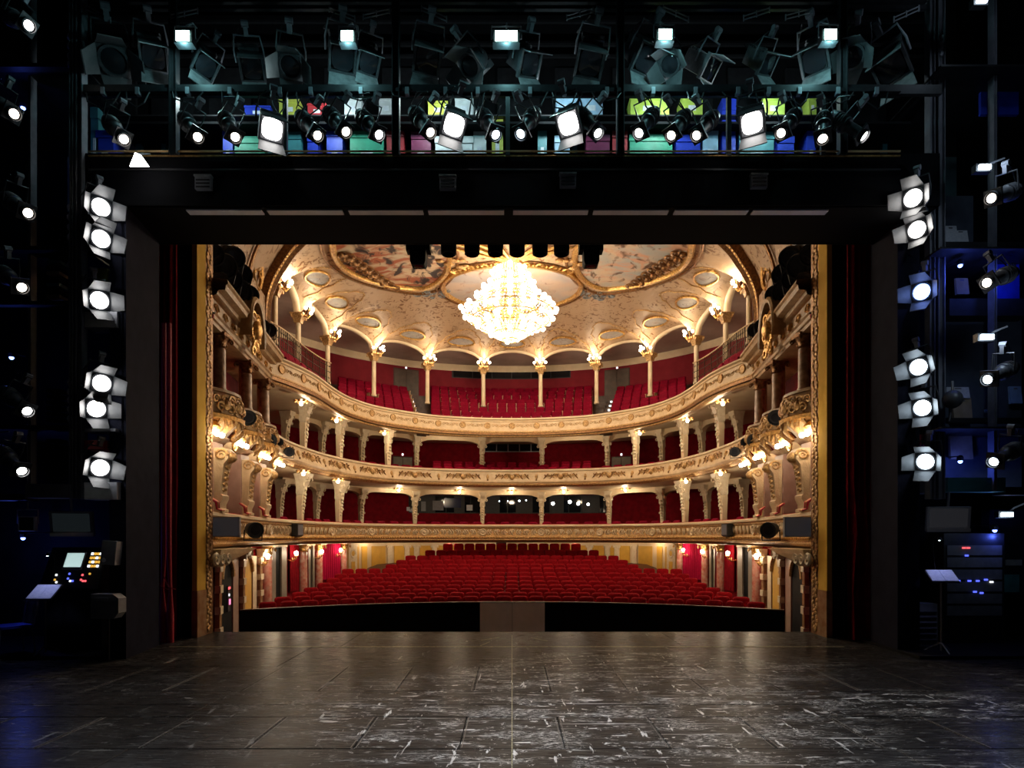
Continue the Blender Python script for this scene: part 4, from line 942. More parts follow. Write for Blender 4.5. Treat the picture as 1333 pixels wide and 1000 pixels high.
for q, nm in ((457.5, 'left'), (2*CX-457.5, 'right')):
    p, n = onw(q); c = thing('wall_roundel', f'cream and ochre roundel panel beside the {nm} stalls curtain', 'panel', (p[0]+n[0]*.07, p[1]+n[1]*.07, 0), (0, 0, face(n)))
    mb = MB(); mb.box(-.33, .33, -.02, 0, .1, 1.6); mb.build('panel_board', 'ivory', c); mb = MB(); mb.lathe([(.12, -.02), (.16, -.05), (.2, -.05), (.22, -.02)], 16, (0, 0, 1.22), 'y'); mb.build('ring_moulding', 'ivory', c, 50)
    mb = MB(); mb.lathe([(0, -.035), (.12, -.03)], 16, (0, 0, 1.22), 'y'); mb.build('roundel_field', 'ochre_panel', c); mb = MB(); mb.box(-.14, .14, -.03, -.01, .3, .85); mb.build('lower_field', 'ochre_panel', c)
# red curtains on the stalls side
def drape(px0, px1, z0, z1, mat, label, nm='stalls_curtain', amp=.05, folds=9, cv=SW, off=.05):
    d0, d1 = cv.hit(px0), cv.hit(px1); N = folds*6; mb = MB(); rows = []
    for z in (z0, (z0+z1)/2, z1):
        r = []
        for k in range(N+1): p, n = cv.at(d0+(d1-d0)*k/N); u = off+amp*(1+math.sin(2*PI*folds*k/N))*(1.1 if z == z0 else .9); r.append((p[0]+n[0]*u, p[1]+n[1]*u, z))
        rows.append(r)
    t = thing(nm, label, 'curtain'); mb.grid(rows); mb.build('drapery', mat, t, 60)
    p0, n0 = cv.at(d0); p1, n1 = cv.at(d1); mb = MB(); mb.tube([xyz(p0, z1+.02)+Vector((n0[0]*off, n0[1]*off, 0)), xyz(p1, z1+.02)+Vector((n1[0]*off, n1[1]*off, 0))], .02, 6); mb.build('curtain_rod', 'gold', t)
for s_, nm in ((-1, 'left'), (1, 'right')):
    q = (lambda a: a) if s_ < 0 else (lambda a: 2*CX-a)
    rng = lambda a, c: (min(q(a), q(c)), max(q(a), q(c)))
    drape(*rng(416, 441), .2, 1.72, 'drape_bright', f'bright red gathered curtain at the {nm} rear corner of the stalls')
    drape(*rng(374, 386), .0, 1.7, 'curtain_red', f'narrow dark red curtain between the {nm} stalls doors', folds=5)
    drape(*rng(394, 398), .0, 1.7, 'curtain_red', f'sliver of red curtain beside the {nm} rear stalls door', folds=3)
    # doors
    for i, (a, c, m_) in enumerate(((348, 370, 'door_grey'), (399, 407, 'door_grey'))):
        lo, hi = rng(a, c); t = thing(f'door_{5+i+(2 if s_ > 0 else 0)}', f'tall grey stalls door standing ajar, {ORD[i+1]} from the stage on the {nm}', 'door', kind='structure')
        wall_box(SW, lo, hi, -.5, 1.66, 'black_matte', 'dark_opening', t, .02, .01)
        wd = hi-lo
        a0, a1 = (lo, lo+wd*.36) if s_ < 0 else (hi-wd*.36, hi); wall_box(SW, a0, a1, -.5, 1.62, m_, 'door_leaf', t, .05, .03)
        a0, a1 = (hi-wd*.3, hi) if s_ < 0 else (lo, lo+wd*.3); wall_box(SW, a0, a1, -.5, 1.62, m_, 'door_post', t, .06, .03)
        wall_box(SW, lo-.6, hi+.6, 1.62, 1.70, 'ivory', 'door_head', t, .08, .02)
    # pink marble half columns with gilt capitals
    for i, px in enumerate((343, 391, 411.5, 444.5)):
        p, n = onw(q(px)); c = thing('marble_column', f'pink marble column with gilt capital by the stalls wall, {ORD[i+1]} from the stage, {nm}', 'column', (p[0]+n[0]*.12, p[1]+n[1]*.12, -.6), (0, 0, face(n)), 'pink marble columns round the stalls')
        mb = MB(); mb.lathe([(.2, 0), (.2, .1), (.15, .14), (.145, 1.85), (.135, 2.0)], 14); mb.build('shaft', 'marble_pink', c, 50)
        mb = MB(); mb.lathe([(.135, 2.0), (.17, 2.03), (.15, 2.07), (.2, 2.2), (.23, 2.24)], 12); mb.loft([(2.24, -.22, .22, -.22, .22), (2.32, -.24, .24, -.24, .24)])
        for fl in (-1, 1): spiral(mb, Vector((fl*.16, -.18, 2.14)), Vector((1, 0, 0)), Vector((0, 0, 1)), Vector((0, -1, 0)), .07, 1.3, .025, -fl, 5, 10)
        mb.build('capital', 'gold', c, 50)
    # sconces
    for i, (px, y) in enumerate(((333, 724), (373, 720), (408, 718), (434, 716))):
        p, n = onw(q(px)); D = p[1]+n[1]*.35; z = EYE+(HY-y)/FPX*D; b_ = Vector((p[0]+n[0]*.35, D, z))
        t = thing('wall_sconce', f'white globe sconce by the stalls wall, {ORD[i+1]} from the stage on the {nm}', 'wall lamp', b_, (0, 0, face(n)), 'globe sconces round the stalls')
        mb = MB(); mb.tube([(0, .3, -.25), (0, .12, -.3), (0, 0, -.2), (0, 0, -.08)], .022, 6); mb.lathe([(.03, -.13), (.09, -.1), (.05, -.08)], 10)
        for fl in (-1, 1): spiral(mb, Vector((fl*.06, .1, -.22)), Vector((1, 0, 0)), Vector((0, 0, 1)), Vector((0, -1, 0)), .06, 1.3, .016, -fl, 4, 10)
        mb.build('gilt_arm', 'gold', t, 60); ob('globe', bulb_me, t).scale = (1.25, 1.25, 1.25)
        light('POINT', 'sconce_light', b_+Vector((n[0]*.2, n[1]*.2, -.02)), STALL_W, (1, .78, .52), .09)
    # arched stage-side doorways with rusticated jambs
    for i, (a, c, m_, z1) in enumerate(((284, 299, 'black_matte', 1.45), (313, 325, 'ochre_panel', 1.45))):
        lo, hi = rng(a, c); t = thing('arched_doorway', f'arched doorway with {"dark" if i == 0 else "ochre"} panel beside the stage on the {nm}', 'doorway', group='arched doorways by the stage')
        d0, d1 = SW.hit(lo), SW.hit(hi); mb = MB(); P0, n0 = SW.at(d0); P1, n1 = SW.at(d1)
        e = Vector((P1[0]-P0[0], P1[1]-P0[1], 0)); w = e.length; e.normalize(); nn = Vector((n0[0], n0[1], 0))
        poly = [(0, -1.0), (w, -1.0)]+[(w/2+w/2*math.cos(PI*k/10), .95+min(.5, w*.5)*math.sin(PI*k/10)) for k in range(11)]
        mb.prism(poly, xyz(P0, 0)+nn*.03, e, Vector((0, 0, 1)), nn*.02); mb.build('door_panel', m_, t)
        mb = MB(); mb.tube([xyz(P0, 0)+nn*.07+e*u+Vector((0, 0, z)) for u, z in poly[2:]], .07, 6); mb.build('arch_moulding', 'gold_relief', t, 50)
        mb = MB(); spiral(mb, xyz(P0, 1.5)+nn*.1+e*w*.5, e, Vector((0, 0, 1)), nn, .18, 1.5, .05, 1, 5, 14); spiral(mb, xyz(P0, 1.5)+nn*.1+e*w*.5, e, Vector((0, 0, 1)), nn, .18, 1.5, .05, -1, 5, 14); mb.build('keystone_scroll', 'ivory', t, 60)
    for i, (px, w_) in enumerate(((279, .12), (311, .10), (334.5, .13))):
        p, n = onw(q(px)); c = thing('rusticated_pilaster', f'banded brown and cream stone pilaster, {ORD[i+1]} from the stage on the {nm}', 'pilaster', (p[0]+n[0]*.08, p[1]+n[1]*.08, -1.0), (0, 0, face(n)), 'banded pilasters by the stage doors')
        mb = MB(); mb.box(-w_, w_, -.06, .04, 0, 2.45); mb.build('shaft', 'marble_brown', c)
        for k in range(5):
            mb = MB(); mb.box(-w_*1.25, w_*1.25, -.09, .04, .15+.5*k, .33+.5*k); mb.build('stone_band', 'ivory', c)
        mb = MB(); mb.loft([(2.35, -w_, w_, -.08, .04), (2.5, -w_*1.6, w_*1.6, -.2, .04), (2.6, -w_*1.6, w_*1.6, -.22, .04)])
        for fl in (-1, 1): spiral(mb, Vector((fl*w_, -.15, 2.42)), Vector((1, 0, 0)), Vector((0, 0, 1)), Vector((0, -1, 0)), .08, 1.4, .03, -fl, 5, 10)
        mb.build('capital', 'ivory', c, 50)
    for a, c, m_ in ((300, 307, 'pink_stone'), (326, 331, 'ivory')):
        lo, hi = rng(a, c); wall_box(SW, lo, hi, -1.0, 1.4, m_, 'pilaster_strip', ws, .05, .02)
    # scrolled corbel carrying the end of the balcony
    t = thing('balcony_corbel', f'scrolled cream corbel under the {nm} end of the lowest balcony', 'corbel', (s_*6.3, 12.95, 1.5))
    mb = MB(); mb.loft([(-.15, -.12, .12, -.1, .3), (0, -.2, .2, -.15, .6), (.12, -.24, .24, -.18, 1.2), (.22, -.26, .26, -.18, 1.6)]); mb.build('corbel_block', 'cream', t)
    mb = MB()
    for k in range(3): spiral(mb, Vector((-s_*.2, -.16+.25*k, .0)), Vector((0, 1, 0)), Vector((0, 0, 1)), Vector((-s_, 0, 0)), .14, 1.5, .05, 1, 5, 14)
    mb.build('scroll_carving', 'ivory', t, 60, kind='stuff')
# small lit control panel in the dark doorway
p, n = onw(291); t = thing('control_panel', 'small control panel with pink and red indicator lights in the dark doorway', 'control panel', (p[0]+n[0]*.1, p[1]+n[1]*.1, 0), (0, 0, face(n)))
D = p[1]
mb = MB(); mb.box(-.12, .12, -.03, .0, .1, .75); mb.build('panel_plate', 'black_metal', t)
for nm2, m_, z, x0, x1 in (('red_indicator', 'led_red', .66, -.09, -.03), ('red_indicator', 'led_red', .66, .03, .09), ('white_indicator', 'led_white', .49, -.04, .01), ('pink_button', 'led_pink', .27, -.01, .11)):
    mb = MB(); mb.box(x0, x1, -.045, -.03, z, z+(.06 if m_ != 'led_pink' else .14)); mb.build(nm2, m_, t)

# ================================================================ CHANDELIER
CHX, CHY, CHZ = -.07, 22.2, -.75
ch = thing('chandelier', 'huge crystal chandelier with rings of glowing white bulbs', 'chandelier', (CHX, CHY, CHZ))
zc = ceil_z(CHX, CHY)-CHZ
mb = MB(); mb.lathe([(.0, 9.75), (.07, 9.8), (.12, 9.95), (.06, 10.1), (.05, 10.6), (.14, 10.75), (.05, 10.9), (.05, 12.3), (.1, 12.4), (.35, zc-.06), (.4, zc)], 14); mb.build('stem', 'gold', ch, 60)
RINGS = [(9.95, .3, 5), (10.15, .7, 10), (10.4, 1.15, 16), (10.66, 1.55, 22), (10.95, 1.68, 24), (11.18, 1.4, 18), (11.42, 1.1, 14), (11.66, .9, 12), (10.7, .8, 10), (11.95, .72, 10), (12.2, .66, 10), (12.42, .5, 8), (11.2, .7, 10)]
cb = MB(); cb.sph((0, 0, 0), .095, 9, 6); cb_me = cb.mesh('bulb', 'bulb_chandelier', 180)
for z, R, nb in RINGS:
    mb = MB(); mb.tube([(R*.92*math.cos(2*PI*k/28), R*.92*math.sin(2*PI*k/28), z-.12) for k in range(28)], .025, 5, True); mb; rg = mb.build('ring', 'gold', ch, 60)
    for k in range(nb):
        a = 2*PI*(k+.5*(nb % 4 > 0))/nb; jr = R*(1+random.uniform(-.09, .07)); jz = z+random.uniform(-.1, .1)
        ob('bulb', cb_me, rg, loc=(jr*math.cos(a), jr*math.sin(a), jz))
        if R > .7 and k % 2 == 0:
            mb = MB(); mb.tube([(.08*math.cos(a), .08*math.sin(a), z-.3), (R*.5*math.cos(a), R*.5*math.sin(a), z-.38), (R*math.cos(a), R*math.sin(a), z-.1)], .018, 4); mb.build('arm', 'gold', ch)
mb = MB()
def strand(a, R0, z0, R1, z1, sag):
    for k in range(9):
        t = k/8; R = R0+(R1-R0)*t; z = z0+(z1-z0)*t-sag*math.sin(PI*t); mb.sph((R*math.cos(a), R*math.sin(a), z), .032, 5, 3)
for k in range(40):
    a = 2*PI*k/40
    strand(a, .55, 12.4, .7, 11.9, .0); strand(a, .7, 11.9, 1.0, 11.3, .12); strand(a, 1.0, 11.3, 1.6, 10.85, .12); strand(a, 1.55, 10.75, .8, 10.2, .1); strand(a, .85, 10.2, .2, 9.85, .06)
mb.build('crystal_strands', 'crystal', ch, 60, kind='stuff')
for k in range(5):
    a = 2*PI*k/5+.3; light('POINT', 'chandelier_light', (CHX+1.2*math.cos(a), CHY+1.2*math.sin(a), 9.25), CHANDELIER_W/7, (1, .82, .58), .25)
light('POINT', 'chandelier_light', (CHX, CHY, 8.75), CHANDELIER_W*2/7, (1, .82, .58), .25)
# ================================================================ STAGE
# floor of separate trap panels, seams run across and up the stage
YS = [1.0, 3.4, 4.6, 5.78, 6.8, 7.30, 7.92, 9.4, 11.1, 12.85]
fl = MB(); fl.box(-14, 14, .9, 12.8, -.2, -.045)
floor = struct('floor', fl, 'pit_black', 'dark scuffed stage floor of wide trap panels', 'floor')
mb = MB(); mb.box(-14, 14, 12.8, 12.85, -.6, -.003); mb.build('stage_edge', 'wood_dark', floor)
for r in range(len(YS)-1):
    y0, y1 = YS[r], YS[r+1]; odd = r in (1, 3, 6, 8, 0)
    xs = [-10.5+1.0*k for k in range(22)] if odd else [-11+2.2*k for k in range(11)]
    if r == 8: xs = [-11, -6.2, -3.1, 0, 3.1, 6.2, 11]
    if not odd: xs = [-11, -7.2, -3.6, 0, 3.6, 7.2, 11]
    for a, c in zip(xs, xs[1:]):
        h = random.uniform(-.002, .001); gx, gy = .004, .006
        mb = MB(); mb.loft([(-.04, a+gx, c-gx, y0+gy, y1-gy), (h-.004, a+gx, c-gx, y0+gy, y1-gy), (h, a+gx+.004, c-gx-.004, y0+gy+.004, y1-gy-.004)]); mb.build('floor_panel', 'stage_boards', floor)
for yy0, yy1 in ((5.80, 6.78), (7.94, 9.38)):
    for k in range(-5, 6):
        for e in (-.025, .025):
            if (k*7+int(yy0)*3+(e > 0)) % 5 == 0: continue
            mb = MB(); mb.box(k-.5+e-.004, k-.5+e+.004, yy0, yy1, .0005, .0022); mb.build('joint_strip', 'joint_pale', floor)
mb = MB(); mb.box(-6.2, 6.0, 11.08, 11.12, .001, .003); t = mb.build('floor_tape', 'tape'); tag(t, 'pale yellow tape line across the front of the stage floor', 'tape')
mb = MB(); mb.box(-.005, .005, 3.6, 12.4, .001, .0025); t = mb.build('centre_line', 'tape'); tag(t, 'thin pale centre line running up the stage floor', 'tape')
chalk = MB()
for k, (x, y, L, a) in enumerate(((-.5, 11.4, .45, 1.2), (.52, 11.9, .5, -.9), (-.42, 11.95, .5, .8))):
    t = MB(); e = Vector((math.cos(a), math.sin(a), 0)); t.obox((x, y, .0022), e*L/2, Vector((-e.y, e.x, 0))*.008, (0, 0, .0008)); o = t.build('chalk_mark', 'tape'); tag(o, ['short chalk mark on the floor just short of the tape line', 'slanted chalk mark right of the pit panels', 'slanted chalk mark left of the pit panels'][k], 'chalk mark')

# ---- proscenium wall, gilded jambs
for s_, nm in ((-1, 'left'), (1, 'right')):
    x0 = s_*6.2
    mb = MB(); mb.box(min(x0+s_*.03, s_*14), max(x0+s_*.03, s_*14), 12.15, 12.7, -.6, 13); struct('wall_proscenium_'+nm, mb, 'black_matte', f'black stage side of the proscenium wall, {nm} of the opening')
    j = thing('proscenium_jamb', f'ochre and gilt jamb of the stage opening, {nm} side', 'jamb', (0, 0, 0), group='jambs of the stage opening')
    mb = MB(); mb.box(min(x0, x0+s_*.1), max(x0, x0+s_*.1), 12.1, 12.44, .92, 12.5); mb.build('ochre_face', 'jamb_ochre', j)
    mb = MB(); mb.box(min(x0-s_*.015, x0+s_*.1), max(x0-s_*.015, x0+s_*.1), 12.08, 12.44, 0, .92); mb.build('marble_base', 'marble_brown', j)
    mb = MB(); mb.box(min(x0-s_*.0, x0+s_*.2), max(x0-s_*.0, x0+s_*.2), 12.44, 12.74, 0, 12.5); mb.build('carved_strip_ground', 'gold_dark', j)
    mb = MB(); z = .1
    while z < 9.6:
        mb.sph((x0-s_*.0, 12.51+.03*math.sin(z*17), z), .05, 6, 4, (.6, 1, 1.1)); mb.sph((x0-s_*.0, 12.62-.03*math.sin(z*17), z+.04), .045, 5, 4, (.6, 1, 1)); z += .085
    mb.build('leaf_carving', 'gold_relief', j, 60, kind='stuff')
    # gathered house curtain
    t = thing('house_curtain', f'dark red gathered house curtain beside the {nm} jamb', 'curtain', (0, 0, 0), group='house curtains')
    rows = []; N = 54
    for z in (.02, .9, 1.3, 3, 6, 9.5):
        rows.append([(s_*(6.42+.62*k/N+(.10*math.sin(k*.3) if z < 1.4 else 0)), 11.75+.09*math.sin(2*PI*6*k/N)*(1 if z != .9 else .6)+.02*math.sin(k*2.3+z), z) for k in range(N+1)])
    mb = MB(); mb.grid(rows); mb.build('drapery', 'curtain_red', t, 60)
    mb = MB(); mb.cyl((s_*6.4, 11.75, 9.55), (s_*7.1, 11.75, 9.55), .03, .03, 8); mb.build('curtain_track', 'black_metal', t)
    if s_ < 0:
        for k, (a, c) in enumerate(((213, 'outer'), (222, 'inner'))):
            r_ = thing('curtain_rope', f'bright red velvet curtain rope hanging at the left of the stage opening, {c}', 'rope', (0, 0, 0)); A = W(a, 834, 11.55)
            mb = MB(); mb.tube([(A.x, 11.55, .0), (A.x-.01, 11.55, .5), (A.x+.02*k-.02, 11.55, .98), (A.x-.03*k, 11.55, 1.6), (A.x-.03*k, 11.55, 6)], [.06, .07, .03, .045, .045], 8); mb.build('velvet_rope', 'rope_red', r_, 60)
            mb = MB(); mb.tube([(A.x-.1, 11.5, 1.15+.1*k), (A.x, 11.48, 1.05), (A.x+.12, 11.5, 1.0)], .012, 5); mb.build('tie_cord', 'rope_red', r_)
mb = MB(); mb.box(-14, 14, 12.2, 12.7, 8.6, 13); struct('wall_proscenium_top', mb, 'black_matte', 'black stage side of the proscenium wall over the opening')

# ---- portal pillars
mb = MB(); mb.add([(-6.28, 10.0, 0), (-6.46, 11.25, 0), (-6.6, 11.25, 0), (-6.55, 10.0, 0), (-6.28, 10.0, 7.4), (-6.46, 11.25, 7.4), (-6.6, 11.25, 7.4), (-6.55, 10.0, 7.4)], [(0, 1, 5, 4), (1, 2, 6, 5), (2, 3, 7, 6), (3, 0, 4, 7), (4, 5, 6, 7)])
struct('wall_portal_left', mb, 'portal_grey', 'dark grey portal pillar left of the stage opening')
mb = MB(); mb.add([(6.62, 10.55, 0), (6.66, 11.4, 0), (7.0, 11.4, 0), (7.0, 10.55, 0), (6.62, 10.55, 7.4), (6.66, 11.4, 7.4), (7.0, 11.4, 7.4), (7.0, 10.55, 7.4)], [(0, 3, 2, 1), (0, 4, 5, 1), (1, 5, 6, 2), (2, 6, 7, 3), (3, 7, 4, 0), (4, 7, 6, 5)])
struct('wall_portal_right', mb, 'portal_grey', 'dark grey portal pillar right of the stage opening')
# ---- lighting bridge across the top
BZ = 7.37
br = thing('lighting_bridge', 'black steel lighting bridge spanning the top of the stage', 'lighting bridge')
mb = MB(); mb.box(-6.95, 6.95, 10.0, 11.3, BZ, BZ+.06); mb.build('underside', 'pit_black', br)
mb = MB(); mb.box(-6.95, 6.95, 9.98, 10.04, BZ, 8.22); mb.build('fascia', 'pit_black', br)
mb = MB(); mb.box(-6.95, 6.95, 11.26, 11.32, BZ, 8.9); mb.build('rear_fascia', 'black_matte', br)
mb = MB(); mb.box(-6.95, 6.95, 10.04, 11.7, 8.2, 8.24); mb.build('lower_deck', 'black_matte', br)
mb = MB(); mb.box(-6.95, 6.95, 10.7, 11.8, 9.18, 9.22); mb.build('upper_deck', 'black_matte', br)
for a, c in ((242, 340), (347, 445), (453, 550), (557, 656), (668, 766), (773, 871), (879, 975), (981, 1079)):
    x0, x1 = (a-CX)/FPX*10.1, (c-CX)/FPX*10.1; mb = MB(); mb.box(x0, x1, 10.1, 10.24, BZ-.02, BZ+.0); mb.build('light_slot', 'slot_grey', br)
for px in (228, 516, 807, 1095):
    x = (px-CX)/FPX*9.95; mb = MB(); mb.box(x-.06, x+.06, 9.9, 9.98, 8.15, 11.5); mb.box(x-.06, x-.045, 9.86, 9.9, 8.15, 11.5); mb.box(x+.045, x+.06, 9.86, 9.9, 8.15, 11.5); mb.build('post', 'black_metal', br)
for px in (372, 661, 948, 1070):
    x = (px-CX)/FPX*9.97; mb = MB(); mb.box(x-.035, x+.035, 9.92, 9.98, 8.15, 9.25); mb.build('short_post', 'black_metal', br)
for nm, y, D, r, m_ in (('handrail', 197, 9.93, .011, 'wood_light'), ('toe_rail', 203, 9.94, .009, 'gold'), ('lamp_rail', 118, 9.91, .03, 'black_metal'), ('lamp_rail', 124, 9.98, .03, 'black_metal'), ('upper_rail', 11, 9.95, .03, 'black_metal'), ('upper_rail', 2, 10.1, .03, 'black_metal'), ('lower_edge', 221, 9.96, .012, 'black_metal')):
    A, B = W(115, y, D), W(1172 if nm != 'upper_rail' else 1205, y, D); mb = MB(); mb.box(A.x, B.x, D-r, D+r, A.z-r, A.z+r); mb.build(nm, m_, br)
mb = MB(); mb.box(-6.95, 6.95, 9.93, 10.0, 9.15, 9.3); mb.build('upper_fascia', 'black_metal', br)
for k, px in enumerate((182, 215, 350, 398, 440, 482, 620, 705, 748, 845, 935, 1040, 1150)):
    A = W(px, 190, 11.3); mb = MB(); mb.box(A.x-.045, A.x+.045, 11.25, 11.34, 8.24, 9.18); mb.build('rear_post', 'crate_teal', br)
mb = MB(); mb.box(-8.5, 8.5, 11.75, 11.85, 8.2, 9.25); struct('wall_bridge_back', mb, 'bridge_wall', 'dull teal wall behind the lighting bridge shelves')
mb = MB(); mb.box(-8.5, 8.5, 11.75, 11.85, 9.25, 13.5); struct('wall_bridge_upper', mb, 'black_matte', 'black wall behind the upper bridge lamps')
for k in range(14):
    mb = MB(); A = W(150+75*k, 60, 11.7); mb.box(A.x-.4, A.x+.4, 11.68, 11.74, 9.25+.13*(k % 3), 10.9); mb.build('wall_locker', 'black_metal', br)
for y in (12, 30, 60, 75):
    A, B = W(125, y, 11.6), W(1200, y, 11.6); mb = MB(); mb.box(A.x, B.x, 11.55, 11.6, A.z-.02, A.z+.02); mb.build('pipe_rail', 'black_metal', br)
mb = MB(); mb.box(-14, 14, 9.5, 12.2, 13.4, 13.6); struct('ceiling_stage', mb, 'black_matte', 'black void of the fly tower above the bridge', 'ceiling')
# little sockets and boxes on the bridge fascia
for k, (px, y) in enumerate(((583, 240), (739, 237), (987, 238), (266, 240))):
    A = W(px, y, 9.96); t = thing('junction_box', ['grey junction box on the bridge front, left of centre', 'grey junction box on the bridge front, right of centre', 'grey junction box on the bridge front near the right end', 'grey junction box on the bridge front near the left end'][k], 'junction box', A)
    mb = MB(); mb.box(-.13, .13, -.05, .02, -.1, .1); mb.build('casing', 'plastic_grey', t); mb = MB(); mb.box(-.14, .14, -.07, .02, .1, .125); mb.build('lid', 'lamp_flap', t)
    for q in range(3): mb = MB(); mb.box(-.11, .11, -.06, -.05, -.08+.055*q, -.055+.055*q); mb.build('slot', 'black_metal', t)
# colourful crates and gel boxes on the bridge shelves
GB = [(318, 352, 138, 155, 'blue'), (363, 390, 130, 155, 'yellow'), (400, 425, 135, 153, 'red'), (448, 471, 128, 150, 'white'), (493, 512, 127, 152, 'white'), (557, 583, 132, 155, 'yellow'), (592, 616, 127, 140, 'white'), (724, 752, 126, 150, 'skyblue'), (755, 785, 126, 150, 'skyblue'), (820, 872, 127, 154, 'lime'), (887, 915, 126, 150, 'lime'), (993, 1022, 127, 150, 'lime'), (1053, 1063, 126, 146, 'lime'),
      (290, 303, 166, 188, 'blue'), (305, 345, 178, 190, 'green'), (348, 392, 172, 190, 'teal'), (400, 414, 176, 190, 'blue'), (425, 446, 168, 186, 'blue'), (455, 500, 170, 190, 'green'), (503, 526, 168, 190, 'red'), (535, 561, 172, 190, 'plum'), (566, 616, 178, 190, 'white'), (616, 633, 158, 177, 'white'), (700, 712, 160, 190, 'teal'), (722, 742, 177, 190, 'skyblue'), (763, 794, 175, 190, 'plum'), (797, 817, 170, 190, 'red'), (819, 876, 175, 190, 'green'), (880, 912, 176, 190, 'blue'), (915, 935, 165, 190, 'skyblue'), (940, 958, 128, 190, 'blue'), (962, 1008, 172, 190, 'teal'), (1012, 1034, 178, 190, 'blue'), (1050, 1062, 166, 190, 'blue'), (118, 128, 140, 190, 'teal'), (125, 148, 170, 190, 'blue'), (640, 655, 150, 190, 'yellow')]
shelfA, shelfB = W(160, 156, 10.95), W(1065, 156, 10.95); mb = MB(); mb.box(shelfA.x, shelfB.x, 10.8, 11.25, shelfA.z-.035, shelfA.z-.01); mb.build('shelf', 'black_metal', br)
ncol = {}
for a, c, y0, y1, col in GB:
    up = y1 < 160; z0 = 8.245 if not up else shelfA.z-.005; D = 10.9; ztop = W(0, y0, D).z; x0, x1 = (a-CX)/FPX*D, (c-CX)/FPX*D
    key = (col, up); ncol[key] = ncol.get(key, 0)+1
    t = thing('gel_box', f'{col if col != "plum" else "dark plum"} filter box on the bridge {"upper shelf" if up else "deck"}, {ORD[ncol[key]]} of that colour from left', 'box', ((x0+x1)/2, D, z0), None, 'filter boxes on the lighting bridge')
    h = max(.08, ztop-z0); w = (x1-x0)/2
    mb = MB(); mb.loft([(0, -w*.96, w*.96, -.0, .3), (h*.86, -w*.97, w*.97, -.0, .3)]); mb.build('box_body', 'crate_'+col, t)
    mb = MB(); mb.loft([(h*.86, -w, w, -.015, .31), (h, -w, w, -.015, .31)]); mb.build('box_lid', 'crate_'+col, t)
    mb = MB(); mb.box(-w*.35, w*.35, -.006, .0, h*.35, h*.6); mb.build('label_plate', 'paper', t)

